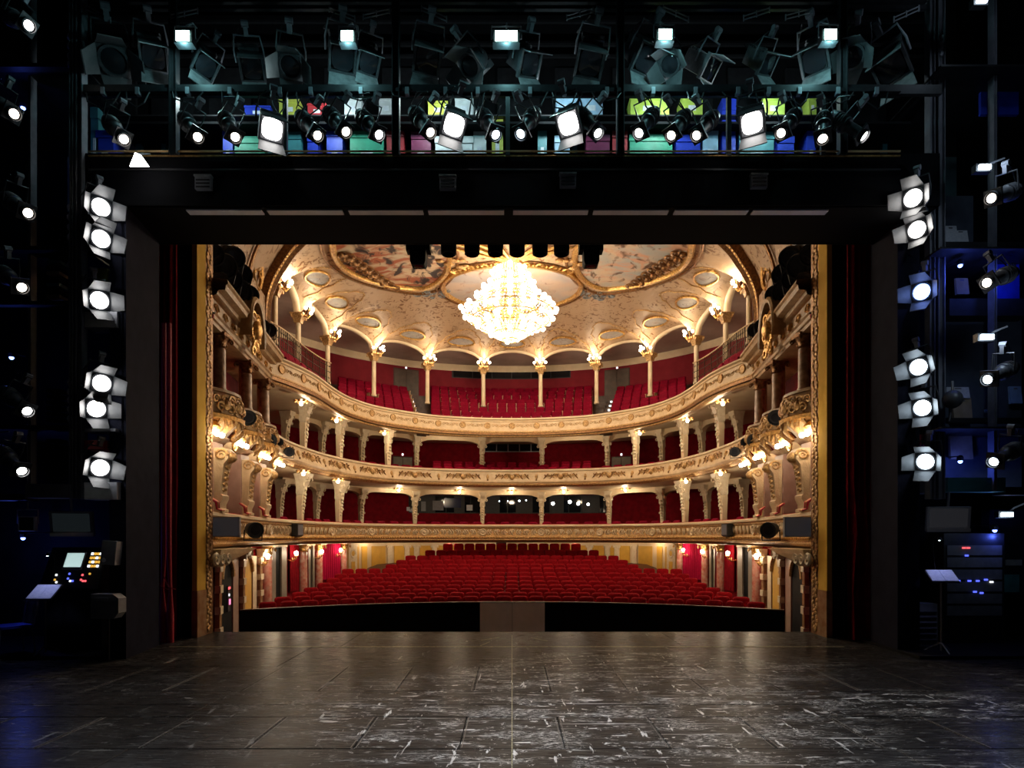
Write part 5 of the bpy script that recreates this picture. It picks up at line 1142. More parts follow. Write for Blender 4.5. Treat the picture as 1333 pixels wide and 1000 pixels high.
# ================================================================ STAGE LAMPS
def lamp_parts(kind):
    """local +Y is where the lamp points, lens near the origin"""
    P = {}
    if kind == 'profile':
        h = MB(); h.lathe([(.0, -.72), (.10, -.70), (.125, -.60), (.125, -.36), (.10, -.34), (.085, -.30), (.085, -.06), (.105, -.05), (.105, .04), (.092, .04), (.09, .01)], 16, ax='y')
        for k in range(4): h.lathe([(.132, -.58+.05*k), (.14, -.57+.05*k), (.132, -.56+.05*k)], 14, ax='y')
        h.box(-.13, .13, -.055, -.025, -.13, .13); P['housing'] = (h, 'lamp_body')
        l = MB(); l.lathe([(0, .018), (.06, .014), (.09, .0)], 16, ax='y'); P['lens'] = (l, None)
        y = MB(); y.tube([(-.15, -.42, 0), (-.16, -.42, .12), (-.15, -.42, .3), (.15, -.42, .3), (.16, -.42, .12), (.15, -.42, 0)], .013, 5); P['yoke'] = (y, 'lamp_body')
        c = MB(); c.box(-.03, .03, -.47, -.37, .3, .42); c.cyl((-.05, -.42, .44), (.05, -.42, .44), .045, .045, 8); P['clamp'] = (c, 'steel_dark')
        k = MB(); k.tube([(0, -.72, 0), (.05, -.8, .05), (.08, -.78, .25), (.03, -.6, .38)], .01, 5); P['cable'] = (k, 'cable')
    elif kind in ('flood', 'hood'):
        L = .34 if kind == 'flood' else .55
        h = MB(); y_ = lambda a: a
        def sec(yy, w): return [(-w, yy, -w), (w, yy, -w), (w, yy, w), (-w, yy, w)]
        rows = [sec(-L, .08), sec(-L+.05, .13), sec(-.06, .155 if kind == 'flood' else .14), sec(-.05, .18), sec(.02, .18), sec(.02, .15), sec(-.01, .145)]
        h.grid(rows, True); h.f.append((3, 2, 1, 0))
        for k in range(4): h.box(-.15, .15, -L+.08+.05*k, -L+.10+.05*k, .13, .17)
        P['housing'] = (h, 'lamp_body')
        l = MB(); l.grid([[(.14*q*math.copysign(abs(math.cos(2*PI*k/20))**.6, math.cos(2*PI*k/20)), .015*(1-q), .14*q*math.copysign(abs(math.sin(2*PI*k/20))**.6, math.sin(2*PI*k/20))) for k in range(20)] for q in (1, .6, .05)], True); l.f.append(tuple(range(40, 60))); P['lens'] = (l, None)
        f = MB(); f.add([(-.17, .02, -.17), (.17, .02, -.17), (.2, .24, -.24), (-.2, .24, -.24), (-.17, .02, -.18), (.17, .02, -.18), (.2, .24, -.252), (-.2, .24, -.252)], [(3, 2, 1, 0), (4, 5, 6, 7), (0, 1, 5, 4), (1, 2, 6, 5), (2, 3, 7, 6), (3, 0, 4, 7)])
        P['barn_door.bottom'] = (f, 'lamp_flap' if kind == 'hood' else 'barn_metal')
        f = MB(); f.add([(-.17, .02, .17), (.17, .02, .17), (.19, .26, .2), (-.19, .26, .2), (-.17, .02, .18), (.17, .02, .18), (.19, .26, .212), (-.19, .26, .212)], [(0, 1, 2, 3), (7, 6, 5, 4), (1, 0, 4, 5), (2, 1, 5, 6), (3, 2, 6, 7), (0, 3, 7, 4)])
        P['barn_door.top'] = (f, 'lamp_flap' if kind == 'hood' else 'lamp_body')
        y = MB(); y.tube([(-.2, -.2, 0), (-.21, -.2, .15), (-.18, -.2, .34), (.18, -.2, .34), (.21, -.2, .15), (.2, -.2, 0)], .014, 5); P['yoke'] = (y, 'steel_dark' if kind == 'hood' else 'lamp_body')
        c = MB(); c.box(-.03, .03, -.25, -.15, .34, .46); c.cyl((-.05, -.2, .48), (.05, -.2, .48), .045, .045, 8); P['clamp'] = (c, 'steel_dark')
        k = MB(); k.tube([(0, -L, .05), (.1, -L-.1, .1), (.22, -.3, .2), (.1, -.2, .42)], .01, 5); P['cable'] = (k, 'cable')
    else:
        h = MB(); h.lathe([(.0, -.40), (.12, -.38), (.155, -.30), (.155, -.02), (.17, -.01), (.17, .03), (.14, .03), (.135, .0)], 16, ax='y'); h.box(-.17, .17, -.02, .0, -.17, .17); h.box(-.09, .09, -.44, -.3, -.2, -.1); P['housing'] = (h, 'lamp_body')
        l = MB(); l.lathe([(0, .03), (.08, .024), (.135, .0)], 18, ax='y'); P['lens'] = (l, None)
        for nm, poly in (('top', None), ('bottom', None), ('left', None), ('right', None)):
            f = MB(); a = .16; o = .30; d = .24
            if nm in ('top', 'bottom'):
                s = 1 if nm == 'top' else -1; f.add([(-a, .02, s*a), (a, .02, s*a), (a*.75, d, s*o), (-a*.75, d, s*o), (-a, .03, s*(a+.01)), (a, .03, s*(a+.01)), (a*.75, d, s*(o+.012)), (-a*.75, d, s*(o+.012))], [(0, 1, 2, 3), (7, 6, 5, 4), (0, 4, 5, 1), (1, 5, 6, 2), (2, 6, 7, 3), (3, 7, 4, 0)])
            else:
                s = 1 if nm == 'right' else -1; f.add([(s*a, .02, -a), (s*a, .02, a), (s*o, d, a*.75), (s*o, d, -a*.75), (s*(a+.01), .03, -a), (s*(a+.01), .03, a), (s*(o+.012), d, a*.75), (s*(o+.012), d, -a*.75)], [(0, 1, 2, 3), (7, 6, 5, 4), (0, 4, 5, 1), (1, 5, 6, 2), (2, 6, 7, 3), (3, 7, 4, 0)])
            P['barn_door.'+nm] = (f, 'barn_metal')
        y = MB(); y.tube([(-.19, -.18, 0), (-.2, -.18, .15), (-.17, -.18, .34), (.17, -.18, .34), (.2, -.18, .15), (.19, -.18, 0)], .014, 5); P['yoke'] = (y, 'lamp_body')
        c = MB(); c.box(-.03, .03, -.23, -.13, .34, .46); c.cyl((-.05, -.18, .48), (.05, -.18, .48), .045, .045, 8); P['clamp'] = (c, 'steel_dark')
        k = MB(); k.tube([(0, -.4, -.1), (.1, -.5, -.2), (.2, -.4, .1), (.1, -.2, .4)], .01, 5); P['cable'] = (k, 'cable')
    return P
LM = {}
for kind in ('profile', 'fresnel', 'flood', 'hood'):
    for nm, (m_, mt) in lamp_parts(kind).items(): LM[kind, nm] = (m_.mesh(nm.split('.')[0], mt or 'lens_white', 40), mt)
LENS = {}
def lamp(kind, loc, aim, label, group, lens='lens_white', scale=1., roll=0., watts=0, col=(1, .95, .9), cone=50, cat='spotlight', doors=True):
    d = (Vector(aim)-Vector(loc)).normalized(); q = d.to_track_quat('Y', 'Z') @ Quaternion((0, 1, 0), roll)
    t = thing(dict(profile='profile_spotlight', fresnel='barn_door_spotlight', flood='square_floodlight', hood='hooded_lamp')[kind], label, cat, loc, q, group); t.scale = (scale,)*3
    hs = ob('housing', LM[kind, 'housing'][0], t)
    for (k, nm), (me, mt) in LM.items():
        if nm == 'housing' or k != kind or (nm.startswith('barn') and not doors): continue
        if nm == 'lens':
            key = (kind, lens)
            if key not in LENS: LENS[key] = me.copy(); LENS[key].materials.clear(); LENS[key].materials.append(MATS[lens])
            me = LENS[key]
        ob(nm.split('.')[0], me, hs if nm[:4] in ('lens', 'barn') else t)
    if kind in ('fresnel', 'flood') and watts: light('POINT', 'lens_spill', Vector(loc)+d*(.16*scale), 1.1 if kind == 'fresnel' else .7, col, .03)
    if watts: light('SPOT', 'stage_lamp_light', Vector(loc)+d*(.3*scale), watts, col, .08, None, Vector(loc)+d*5, cone)
    return t
# lower bridge row
LOW = [(161, 181, 'p', 'lens_warm', .6), (257, 178, 'p', 'lens_warm', .5), (306, 178, 'p', 'lens_warm', .4), (354, 168, 'f', 'lens_white', .5), (413, 176, 'p', 'lens_warm', .5), (450, 171, 'p', 'lens_warm', .5), (493, 175, 'p', 'lens_white', .5), (560, 172, 'p', 'lens_warm', .4), (591, 163, 'f', 'lens_white', .2), (645, 175, 'p', 'lens_cool', .3),
       (678, 174, 'p', 'lens_cool', -.3), (740, 161, 'f', 'lens_white', -.3), (778, 173, 'p', 'lens_white', .35), (832, 173, 'p', 'lens_white', -.4), (874, 176, 'p', 'lens_warm', -.4), (907, 176, 'p', 'lens_warm', -.5), (979, 160, 'f', 'lens_white', -.4), (1017, 173, 'p', 'lens_warm', -.5), (1071, 180, 'p', 'lens_warm', -.2), (1124, 177, 'p', 'lens_white', .5)]
for i, (px, y, k, ln, h) in enumerate(LOW):
    P = W(px, y, 9.55); aim = P+Vector((h*1.5, -.55, -1.0)) if k == 'p' else P+Vector((h*.9, -.75, -.9))
    lamp('profile' if k == 'p' else 'flood', P, aim, f'{"long black profile spotlight" if k == "p" else "square black floodlight"} hanging from the lower bridge rail, {ORD[i+1]} from left', 'lit lamps along the lower bridge rail', ln, .95 if k == 'p' else 1.05, random.uniform(-.2, .2), STAGE_W*(1.6 if k == 'f' else .8), (.95, .96, 1) if ln != 'lens_cool' else (.7, .85, 1), 60, doors=(k == 'f'))
t = thing('glowing_flap', 'glowing white wedge-shaped barn-door flap under the left end of the bridge', 'lamp', W(179, 206, 9.5))  # barn-door flap lit by the lamp above; that light is put in as glow
mb = MB(); mb.add([(-.12, 0, -.12), (.17, 0, -.12), (.02, .05, .08), (-.07, .05, .12), (-.12, .02, -.12), (.17, .02, -.12), (.02, .07, .08), (-.07, .07, .12)], [(0, 1, 2, 3), (7, 6, 5, 4), (0, 4, 5, 1), (1, 5, 6, 2), (2, 6, 7, 3), (3, 7, 4, 0)]); mb.build('flap_plate', 'lens_white', t); mb = MB(); mb.tube([(-.06, .06, .1), (-.06, .43, .33)], .015, 6); mb.build('bracket', 'steel_dark', t)
# upper bridge row: unlit lamps with large barn doors and filter frames
UPP = [(148, 85, 'f', 1.5, .5), (200, 80, 'f', 1.3, .6), (268, 92, 'f', 1.1, .5), (328, 95, 'f', 1.2, .4), (378, 92, 'f', 1.25, .1), (446, 82, 'f', 1.35, .35), (480, 88, 'f', 1.1, .3), (556, 84, 'f', 1.35, .1), (612, 92, 'f', 1.2, -.5), (690, 90, 'f', 1.2, .6), (768, 88, 'f', 1.4, -.1), (842, 84, 'f', 1.35, .3), (872, 90, 'f', 1.1, -.5), (925, 96, 'f', 1.1, .8), (1000, 90, 'f', 1.0, .6), (1060, 84, 'f', 1.35, -.6), (1110, 80, 'f', 1.2, -.7), (1160, 95, 'f', 1.5, -.5)]
for i, (px, y, k, sc, h) in enumerate(UPP):
    P = W(px, y-6, 10.15); lamp('hood' if i % 4 else 'fresnel', P, P+Vector((h*.8, -.55, -.8)), f'large unlit hooded lamp on the upper bridge, {ORD[i+1]} from left', 'unlit lamps along the upper bridge', 'lens_glass', sc*.92, random.uniform(-.35, .35))
# hanging cables and scissor clamps over the bridge
for i, px in enumerate((135, 180, 245, 300, 365, 405, 470, 530, 580, 622, 690, 735, 790, 850, 905, 960, 1000, 1040, 1090, 1140)):
    t = thing('hanging_cable', f'looped black lamp cable under the bridge rail, {ORD[i+1]} from left', 'cable', W(px, 120, 9.9), None, 'cables along the lighting bridge')
    a = random.uniform(.1, .3); b_ = random.uniform(.15, .45)
    mb = MB(); mb.tube([(-a, 0, .02), (-a*.8, -.05, -b_*.6), (0, -.06, -b_), (a*.6, -.04, -b_*.7), (a, 0, .02)], .012, 5); mb.build('cable_loop', 'cable', t)
    mb = MB(); mb.box(-.03, .03, -.04, .04, -.05, .06); mb.build('clip', 'steel_grey', t)
for i, px in enumerate((128, 240, 445, 490, 565, 755, 880, 985, 1040, 1180)):
    t = thing('pantograph_arm', f'grey steel lamp arm above the upper bridge, {ORD[i+1]} from left', 'steel arm', W(px, 18, 9.9), None, 'steel arms above the upper bridge')
    r = random.choice((-1, 1))*random.uniform(.2, .5); e = Vector((math.cos(r), 0, math.sin(r)))*.22
    for q in (-.03, .03): mb = MB(); mb.bar(-e+Vector((0, 0, q)), e+Vector((0, 0, q)), .014); mb.build('arm_bar', 'steel_grey', t)
    for q in (-1, 0, 1): mb = MB(); mb.bar(e*q+Vector((0, 0, -.05)), e*q+Vector((0, 0, .05)), .016); mb.build('cross_link', 'steel_grey', t)
# work lights: teal-white floods on the bridge
for i, (px, y, w) in enumerate(((238, 47, .10), (452, 47, .09), (659, 47, .17), (866, 45, .10), (1081, 45, .09))):
    P = W(px, y, 9.55); t = thing('work_light', f'dazzling pale teal work light over the bridge, {ORD[i+1]} from left', 'floodlight', P, None, 'teal work lights over the bridge')
    mb = MB(); mb.box(-w-.04, w+.04, .0, .14, -.1, .1); mb.build('housing', 'black_metal', t); mb = MB(); mb.box(-w, w, -.015, .0, -.075, .075); mb.build('glass', 'lens_teal', t); mb = MB(); mb.tube([(-w-.06, .06, 0), (-w-.06, .06, .2), (w+.06, .06, .2), (w+.06, .06, 0)], .014, 5); mb.tube([(0, .06, .2), (0, .3, .45), (0, .42, .47)], .014, 5); mb.build('bracket', 'steel_grey', t)
    light('POINT', 'work_light_glow', P+Vector((0, .02, -.16)), TEAL_W, (.38, .95, 1.0), .04)
for i, px in enumerate((270, 420, 560, 720, 870, 1010)):  # unseen tubes added behind the upper fascia to brighten the shelf boxes
    P = W(px, 124.5, 10.35); t = thing('added_shelf_tube', f'unseen tube lamp added to light the bridge shelves, {ORD[i+1]} from left', 'tube light', P, None, 'added tube lamps under the upper bridge deck')
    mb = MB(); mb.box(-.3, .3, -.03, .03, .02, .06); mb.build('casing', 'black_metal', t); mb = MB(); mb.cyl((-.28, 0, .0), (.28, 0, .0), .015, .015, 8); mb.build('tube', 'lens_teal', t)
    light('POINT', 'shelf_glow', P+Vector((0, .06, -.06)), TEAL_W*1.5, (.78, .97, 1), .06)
# dark silhouettes hanging below the header, on the auditorium side
for i, px in enumerate((584, 614.5, 645, 673, 703, 731)):
    P = W(px, 310, 13.0); t = thing('downlight', f'black bell-shaped downlight under the stage header, {ORD[i+1]} from left', 'downlight', P, None, 'downlights under the stage header')
    mb = MB(); mb.lathe([(.22, .5), (.22, .12), (.17, -.1), (.16, -.34), (.13, -.36), (.12, -.3)], 18); mb.build('housing', 'black_matte', t, 40); mb = MB(); mb.cyl((0, 0, .5), (0, 0, 1.0), .03, .03, 8); mb.build('stem', 'black_metal', t); mb = MB(); mb.lathe([(.0, -.28), (.12, -.3)], 12); mb.build('lens', 'lens_glass', t)
for i, px in enumerate((545, 769)):
    P = W(px, 325, 12.9); t = thing('moving_head_lamp', f'black moving head lamp hanging below the header, {("left", "right")[i]} of the downlights', 'spotlight', P, None, 'moving heads under the header')
    mb = MB(); mb.loft([(-.36, -.13, .13, -.12, .12), (-.3, -.16, .16, -.15, .15), (.1, -.17, .17, -.16, .16), (.2, -.12, .12, -.12, .12)]); mb.build('head', 'black_matte', t, 30)
    for s_ in (-1, 1): mb = MB(); mb.box(s_*.2-.05, s_*.2+.05, -.12, .12, -.06, .42); mb.build('yoke_arm', 'black_matte', t)
    mb = MB(); mb.box(-.25, .25, -.15, .15, .42, .56); mb.build('base', 'black_matte', t); mb = MB(); mb.lathe([(0, -.37), (.1, -.365)], 12); mb.build('lens', 'lens_glass', t)
mb = MB(); mb.box(-6.3, 6.3, 12.75, 13.3, 8.55, 8.75); t = mb.build('header_truss', 'black_matte'); tag(t, 'black beam above the stage opening holding the downlights', 'beam')
# ================================================================ LIGHTING TOWERS
def tower(s_, nm):
    D = 10.0 if s_ < 0 else 10.5
    t = thing('lighting_tower', f'tall black steel lighting tower at the {nm} of the stage', 'lighting tower', group='lighting towers beside the stage')
    xs = (lambda px: (px-CX)/FPX*D)
    def post(px, w, y0=-60, y1=650, d=None, mat='steel_dark'):
        d = d or D
        A, B = W(px, y1, d), W(px, y0, d); w = w/FPX*d
        mb = MB(); mb.box(A.x-w/2, A.x+w/2, d-.04, d+.04, A.z, B.z); mb.box(A.x-w/2, A.x-w/2+.015, d-.1, d-.04, A.z, B.z); mb.box(A.x+w/2-.015, A.x+w/2, d-.1, d-.04, A.z, B.z); mb.build('post', mat, t)
    def bar(px0, px1, y, h, d=None, mat='black_metal', nm2='crossbar', dep=.12):
        d = d or D
        A, B = W(px0, y, d), W(px1, y, d); h = h/FPX*d; mb = MB(); mb.box(A.x, B.x, d-dep/2, d+dep/2, A.z-h/2, A.z+h/2); mb.build(nm2, mat, t)
    if s_ < 0:
        post(98, 5); post(108, 8); post(44, 3.5, -60, 640, 10.4); post(165, 3, 230, 650, 10.1, 'black_metal')
        for y in (88, 325, 396, 557): bar(-60, 97, y, 5)
        bar(42, 100, 640, 18, 10, 'steel_dark', 'platform_edge', .3); bar(-80, 42, 648, 8, 10, 'black_metal', 'platform_edge', .3)
        bar(118, 160, 420, 20, 10.1, 'plastic_grey', 'ballast_box', .3); bar(118, 160, 640, 22, 10.05, 'steel_grey', 'ballast_box', .3); bar(118, 158, 562, 4, 10.05, 'steel_grey', 'shelf_edge', .3)
        bar(118, 145, 581, 12, 10.1, 'crate_red', 'red_tray', .3); bar(126, 141, 360, 20, 10.2, 'crate_yellow', 'yellow_filter', .05)
        for y0, y1 in ((286, 322), (336, 392), (510, 548), (575, 622)):
            y = y0; k = 0
            while y < y1: bar(66, 83, y, 4.2, 10.35, ['portal_grey', 'crate_teal', 'portal_grey', 'paper_tan'][k % 4] if y0 == 336 else 'portal_grey', 'filter_slot', .2); y += 7.5; k += 1
        for y in (48, 60, 73, 84, 270, 283, 296, 309, 345, 498, 510, 521, 533, 545): 
            A = W(91, y, 9.95); mb = MB(); mb.sph(A, .06, 8, 5, (.8, .6, 1)); mb.build('cable_hook', 'slot_grey', t)
        back = 12.0
    else:
        post(1209, 7); post(1221, 9); post(1290, 4, -60, 640, 10.4); post(1178, 3, 230, 650, 10.7, 'black_metal')
        for y in (90, 320, 548): bar(1226, 1420, y, 6)
        bar(1228, 1333, 404, 22, 10.6, 'black_metal', 'platform_edge', .3); bar(1226, 1300, 632, 18, 10.5, 'crate_teal', 'platform_edge', .3); bar(1300, 1420, 640, 10, 10.5, 'black_metal', 'platform_edge', .3)
        bar(1172, 1208, 633, 20, 10.72, 'steel_grey', 'ballast_box', .3); bar(1172, 1206, 556, 5, 10.72, 'black_metal', 'shelf_edge', .3); bar(1178, 1207, 574, 13, 10.72, 'crate_red', 'red_tray', .3)
        for y in (48, 56, 62, 70): A = W(1226, y, 10.45); mb = MB(); mb.sph(A, .05, 8, 5, (.8, .6, 1)); mb.build('cable_hook', 'slot_grey', t)
        A, B = W(1228, 320, 11), W(1267, 255, 11); mb = MB(); mb.box(A.x, B.x, 11, 11.05, A.z, B.z); mb.build('back_board', 'slate_panel', t)
        A, B = W(1228, 640, 11), W(1330, 405, 11); mb = MB(); mb.box(A.x, B.x, 11, 11.05, A.z, B.z); mb.build('back_board', 'slate_panel', t)
        A, B = W(1290, 392, 10.7), W(1326, 322, 10.7); mb = MB(); mb.box(A.x, B.x, 10.68, 10.74, A.z, B.z); mb.build('blue_board', 'crate_blue', t)
        A, B = W(1276, 150, 10.7), W(1325, 110, 10.7); mb = MB(); mb.box(A.x, B.x, 10.68, 10.74, A.z, B.z); mb.build('blue_board', 'crate_blue', t)
        A, B = W(1174, 405, 10.9), W(1205, 330, 10.9); mb = MB(); mb.box(A.x, B.x, 10.9, 10.95, A.z, B.z); mb.build('blue_board', 'portal_grey', t)
    for y in (90, 325, 557):      # grating floors
        A = W(0, y, 10.2); mb = MB(); mb.box(*(sorted((s_*7.05, s_*9.6))), 10.1, 11.9, A.z-.03, A.z); mb.build('grating_floor', 'black_metal', t)
tower(-1, 'left'); tower(1, 'right')
for s_, nm in ((-1, 'left'), (1, 'right')):
    mb = MB(); mb.box(*sorted((s_*6.5, s_*12)), 12.0, 12.1, 0, 13.4); struct('wall_niche_'+nm, mb, 'black_matte', f'black back wall of the {nm} stage manager niche')
    mb = MB(); mb.box(*sorted((s_*11, s_*11.1)), 2, 12.1, 0, 13.4); struct('wall_stage_'+nm, mb, 'black_matte', f'black side wall of the stage, {nm}')
    mb = MB(); mb.box(*sorted((s_*6.62, s_*11)), 9.98, 12.0, .001, .05); struct('floor_niche_'+nm, mb, 'black_matte', f'low black plinth under the {nm} tower niche', 'floor')
# barn-door lamps stacked beside the pillars
TL = [(131, 270, 'lens_white', 'first'), (131, 311, 'lens_white', 'second'), (129, 391, 'lens_white', 'third'), (132, 499, 'lens_white', 'fourth'), (125, 532, 'lens_white', 'fifth'), (130, 609, 'lens_white', 'sixth')]
for i, (px, y, ln, w) in enumerate(TL):
    P = W(px, y, 9.85); lamp('fresnel', P, P+Vector((1.25, -1, -.42)), f'glowing barn-door spotlight on the left tower, {w} from the top', 'barn-door lamps on the left tower', ln, .95, random.uniform(-.15, .15), STAGE_W*.8, (.9, .95, 1), 50)
TR = [(1189, 258, 'lens_white', 'first'), (1194, 299, 'lens_white', 'second'), (1200, 380, 'lens_blue', 'third'), (1196, 478, 'lens_cool', 'fourth'), (1201, 531, 'lens_cool', 'fifth'), (1205, 601, 'lens_cool', 'sixth')]
for i, (px, y, ln, w) in enumerate(TR):
    P = W(px, y, 9.85 if i < 1 else 10.3); lamp('fresnel', P, P+Vector((-1.25, -1, -.42)), f'{"blue" if ln == "lens_blue" else "glowing"} barn-door spotlight on the right tower, {w} from the top', 'barn-door lamps on the right tower', ln, .95, random.uniform(-.15, .15), STAGE_W*(.8 if i < 2 else .45), (1, .96, .92) if i < 2 else (.25, .4, 1) if i == 2 else (.7, .85, 1), 50)
# profile spotlights on the outer tower
OL = [(37, 33, 'lens_white'), (18, 148, 'lens_warm'), (36, 277, 'lens_warm'), (28, 374, 'lens_warm'), (35, 535, 'lens_white'), (28, 613, 'lens_white')]
for i, (px, y, ln) in enumerate(OL):
    P = W(px, y, 9.2); lamp('profile', P, P+Vector((1.2, -.5, -.8)), f'black profile spotlight on the outer left tower, {ORD[i+1]} from the top', 'profile spotlights on the left tower', ln, .95, random.uniform(-.3, .3), STAGE_W*.5, (1, .93, .85), 40)
OR = [(1291, 258, 'lens_warm'), (1285, 368, 'lens_warm'), (1286, 494, 'lens_cool'), (1294, 601, 'lens_cool')]
for i, (px, y, ln) in enumerate(OR):
    P = W(px, y, 9.3); lamp('profile', P, P+Vector((-1.25, -.5, -.55)), f'black profile spotlight on the outer right tower, {ORD[i+1]} from the top', 'profile spotlights on the right tower', ln, .95, random.uniform(-.3, .3), STAGE_W*.5, (.95, .95, 1), 40)
for i, (px, y, w) in enumerate(((1281, 218, .09), (1284, 439, .10), (1277, 1, .08), (1310, 670, .10))):
    P = W(px, y, 9.4 if i < 3 else 10.6); t = thing('work_light', ['dazzling white work light above a profile spotlight on the right tower', 'dazzling white work light halfway down the right tower', 'dazzling white work light at the top of the right tower', 'small white strip lamp in the right niche'][i], 'floodlight', P)
    mb = MB(); mb.box(-w-.03, w+.03, .0, .1, -.06, .06); mb.build('housing', 'black_metal', t); mb = MB(); mb.loft([(-.035, -w, w, -.03, 0), (.035, -w*.9, w, -.03, 0)]); mb.build('glass', 'lens_cool', t); mb = MB(); mb.tube([(w, .05, .06), (w+.1, .08, .12), (w+.3, .1, .2)], .015, 5); mb.build('bracket', 'steel_grey', t)
    light('POINT', 'tower_work_light', P+Vector((0, -.2, -.05)), TEAL_W*(.55 if i < 3 else .2), (.62, .8, 1), .06)
# papers, boxes on the right tower
for i, (a, c, y0, y1, m_, lb) in enumerate(((1229, 1245, 294, 316, 'paper', 'white paper sheet standing on the right tower shelf'), (1241, 1259, 300, 316, 'paper', 'short white sheet leaning on the right tower shelf'), (1244, 1260, 362, 384, 'paper_tan', 'mauve card on the right tower under the white sheets'), (1232, 1261, 504, 519, 'paper', 'pale sheet pinned on the right tower back board'), (1240, 1264, 518, 546, 'paper_tan', 'tan cardboard box on the right tower crossbar'), (1314, 1329, 503, 526, 'crate_skyblue', 'pale blue notice at the outer right tower'), (1283, 1295, 533, 537, 'crate_skyblue', 'small pale blue label plate on the right tower'), (1236, 1265, 562, 598, 'paper_tan', 'brown card behind the lowest tower lamps on the right'), (1228, 1247, 103, 116, 'crate_skyblue', 'lit pale blue panel high on the right tower'), (1254, 1260, 101, 106, 'crate_skyblue', 'narrow pale blue strip high on the right tower'))):
    A, B = W(a, y1, 10.85), W(c, y0, 10.85); t = thing('tower_card', lb, 'card', ((A.x+B.x)/2, 10.85, A.z)); w = (B.x-A.x)/2; h = B.z-A.z
    mb = MB(); mb.loft([(0, -w, w, -.04, .02), (h, -w, w, -.0, .04)]); mb.build('sheet', m_, t); mb = MB(); mb.box(-w*.3, w*.3, -.012, .0, h*.82, h*.9); mb.build('clip', 'steel_dark', t)
t = thing('globe_lamp', 'black round fresnel lamp seen against the tan box, right tower', 'lamp', W(1240, 520, 10.1)); mb = MB(); mb.sph((0, 0, 0), .15, 14, 9); mb.build('housing', 'lamp_body', t, 60); mb = MB(); mb.tube([(0, 0, .15), (0, 0, .3)], .02, 6); mb.tube([(-.02, 0, -.15), (-.02, .05, -.35)], .015, 6); mb.build('stem', 'steel_dark', t)
# blue beacon lamps in the niches and on the towers
for i, (px, y, D, wt) in enumerate(((15, 465, 10.6, 5), (30, 700, 11.2, 12), (1295, 690, 11.2, 5), (1270, 740, 11.4, 4), (1250, 600, 10.5, 6), (30, 140, 10.4, 2.5), (1250, 345, 10.3, 8), (1318, 350, 10.2, 5))):
    P = W(px, y, D); t = thing('blue_lamp', f'small blue backstage lamp, {["left tower beside the fourth profile lamp", "left niche above the chair", "right niche by the strip lamp", "right niche over the rack", "right tower behind the lowest card", "left tower high up", "right tower behind the mauve card", "right tower by the blue board"][i]}', 'lamp', P)
    mb = MB(); mb.lathe([(.05, .0), (.05, .06), (.03, .09), (0, .1)], 10); mb.build('cap', 'black_metal', t); mb = MB(); mb.tube([(0, 0, .08), (0, max(.05, 11.98-D) if y > 650 else .3, .1)], .012, 6); mb.build('bracket', 'black_metal', t); mb = MB(); mb.sph((0, 0, -.01), .035, 8, 6); mb.build('bulb', 'lens_blue', t, 180)
    light('POINT', 'blue_lamp_light', P+Vector((0, -.06, -.12)), wt, (.08, .14, 1), .04)

# ================================================================ NICHE EQUIPMENT
def monitor(P, w, h, rz, tilt, label, case, scr):
    t = thing('hanging_monitor', label, 'monitor', P, (tilt, 0, rz))
    mb = MB(); mb.box(-w/2, w/2, 0, .07, -h/2, h/2); mb.build('casing', case, t)
    mb = MB(); mb.box(-w/2+.045, w/2-.045, -.006, 0, -h/2+.07, h/2-.03); mb.build('screen', scr, t)
    mb = MB(); mb.box(-w/2, w/2, -.03, .0, -h/2-.005, -h/2+.05); mb.build('lower_bezel', 'plastic_white', t)
    mb = MB(); mb.cyl((0, .05, h/2), (0, .05, h/2+.42), .02, .02, 8); mb.build('hanger', 'steel_grey', t)
monitor(W(93, 682, 10.05), .62, .4, .25, .18, 'dark flat monitor hanging in the left niche', 'steel_dark', 'screen_dark_glow')
monitor(W(1235, 676, 10.45), .66, .42, -.2, .12, 'silver-edged monitor hanging in the right niche', 'plastic_white', 'slate_glow')
t = thing('stage_manager_desk', 'black stage manager desk with amber keys and coloured indicator lights', 'desk', (W(95, 740, 10.6).x, 10.6, .05))
mb = MB(); mb.box(-.5, .5, 0, .5, 0, 1.05); mb.build('cabinet', 'black_metal', t); mb = MB(); mb.add([(-.5, -.12, 1.05), (.5, -.12, 1.05), (.5, .2, 1.75), (-.5, .2, 1.75), (-.5, .5, 1.05), (.5, .5, 1.05), (.5, .5, 1.75), (-.5, .5, 1.75)], [(0, 1, 2, 3), (4, 7, 6, 5), (0, 3, 7, 4), (1, 5, 6, 2), (3, 2, 6, 7), (0, 4, 5, 1)]); mb.build('console', 'black_metal', t)
def con(x, z, w, h, m_, nm): mb = MB(); y = -.12+(z-1.05)/.7*.32; mb.obox((x, y-.008, z), (w/2, 0, 0), (0, .32/.76*h/2, .7/.76*h/2), (0, .008, -.004)); mb.build(nm, m_, t)
con(-.04, 1.52, .34, .32, 'plastic_grey', 'display_bezel'); con(-.04, 1.53, .3, .26, 'screen_pale', 'display')
for r in range(4):
    for c in range(4): con(.24+.05*c, 1.64-.07*r, .035, .04, 'led_amber' if (r+c) % 3 else 'led_white', 'key')
for k, (x, z, m_) in enumerate(((-.27, 1.2, 'led_amber'), (-.23, 1.16, 'led_white'), (-.27, 1.28, 'led_white'), (-.05, 1.22, 'led_blue'), (0, 1.18, 'led_white'), (.04, 1.18, 'led_blue'), (.18, 1.2, 'led_red'), (.22, 1.18, 'led_red'), (.26, 1.18, 'led_red'), (.3, 1.3, 'led_amber'), (-.05, 1.3, 'led_blue'), (.18, 1.28, 'led_red'))): con(x, z, .025, .03, m_, 'indicator')
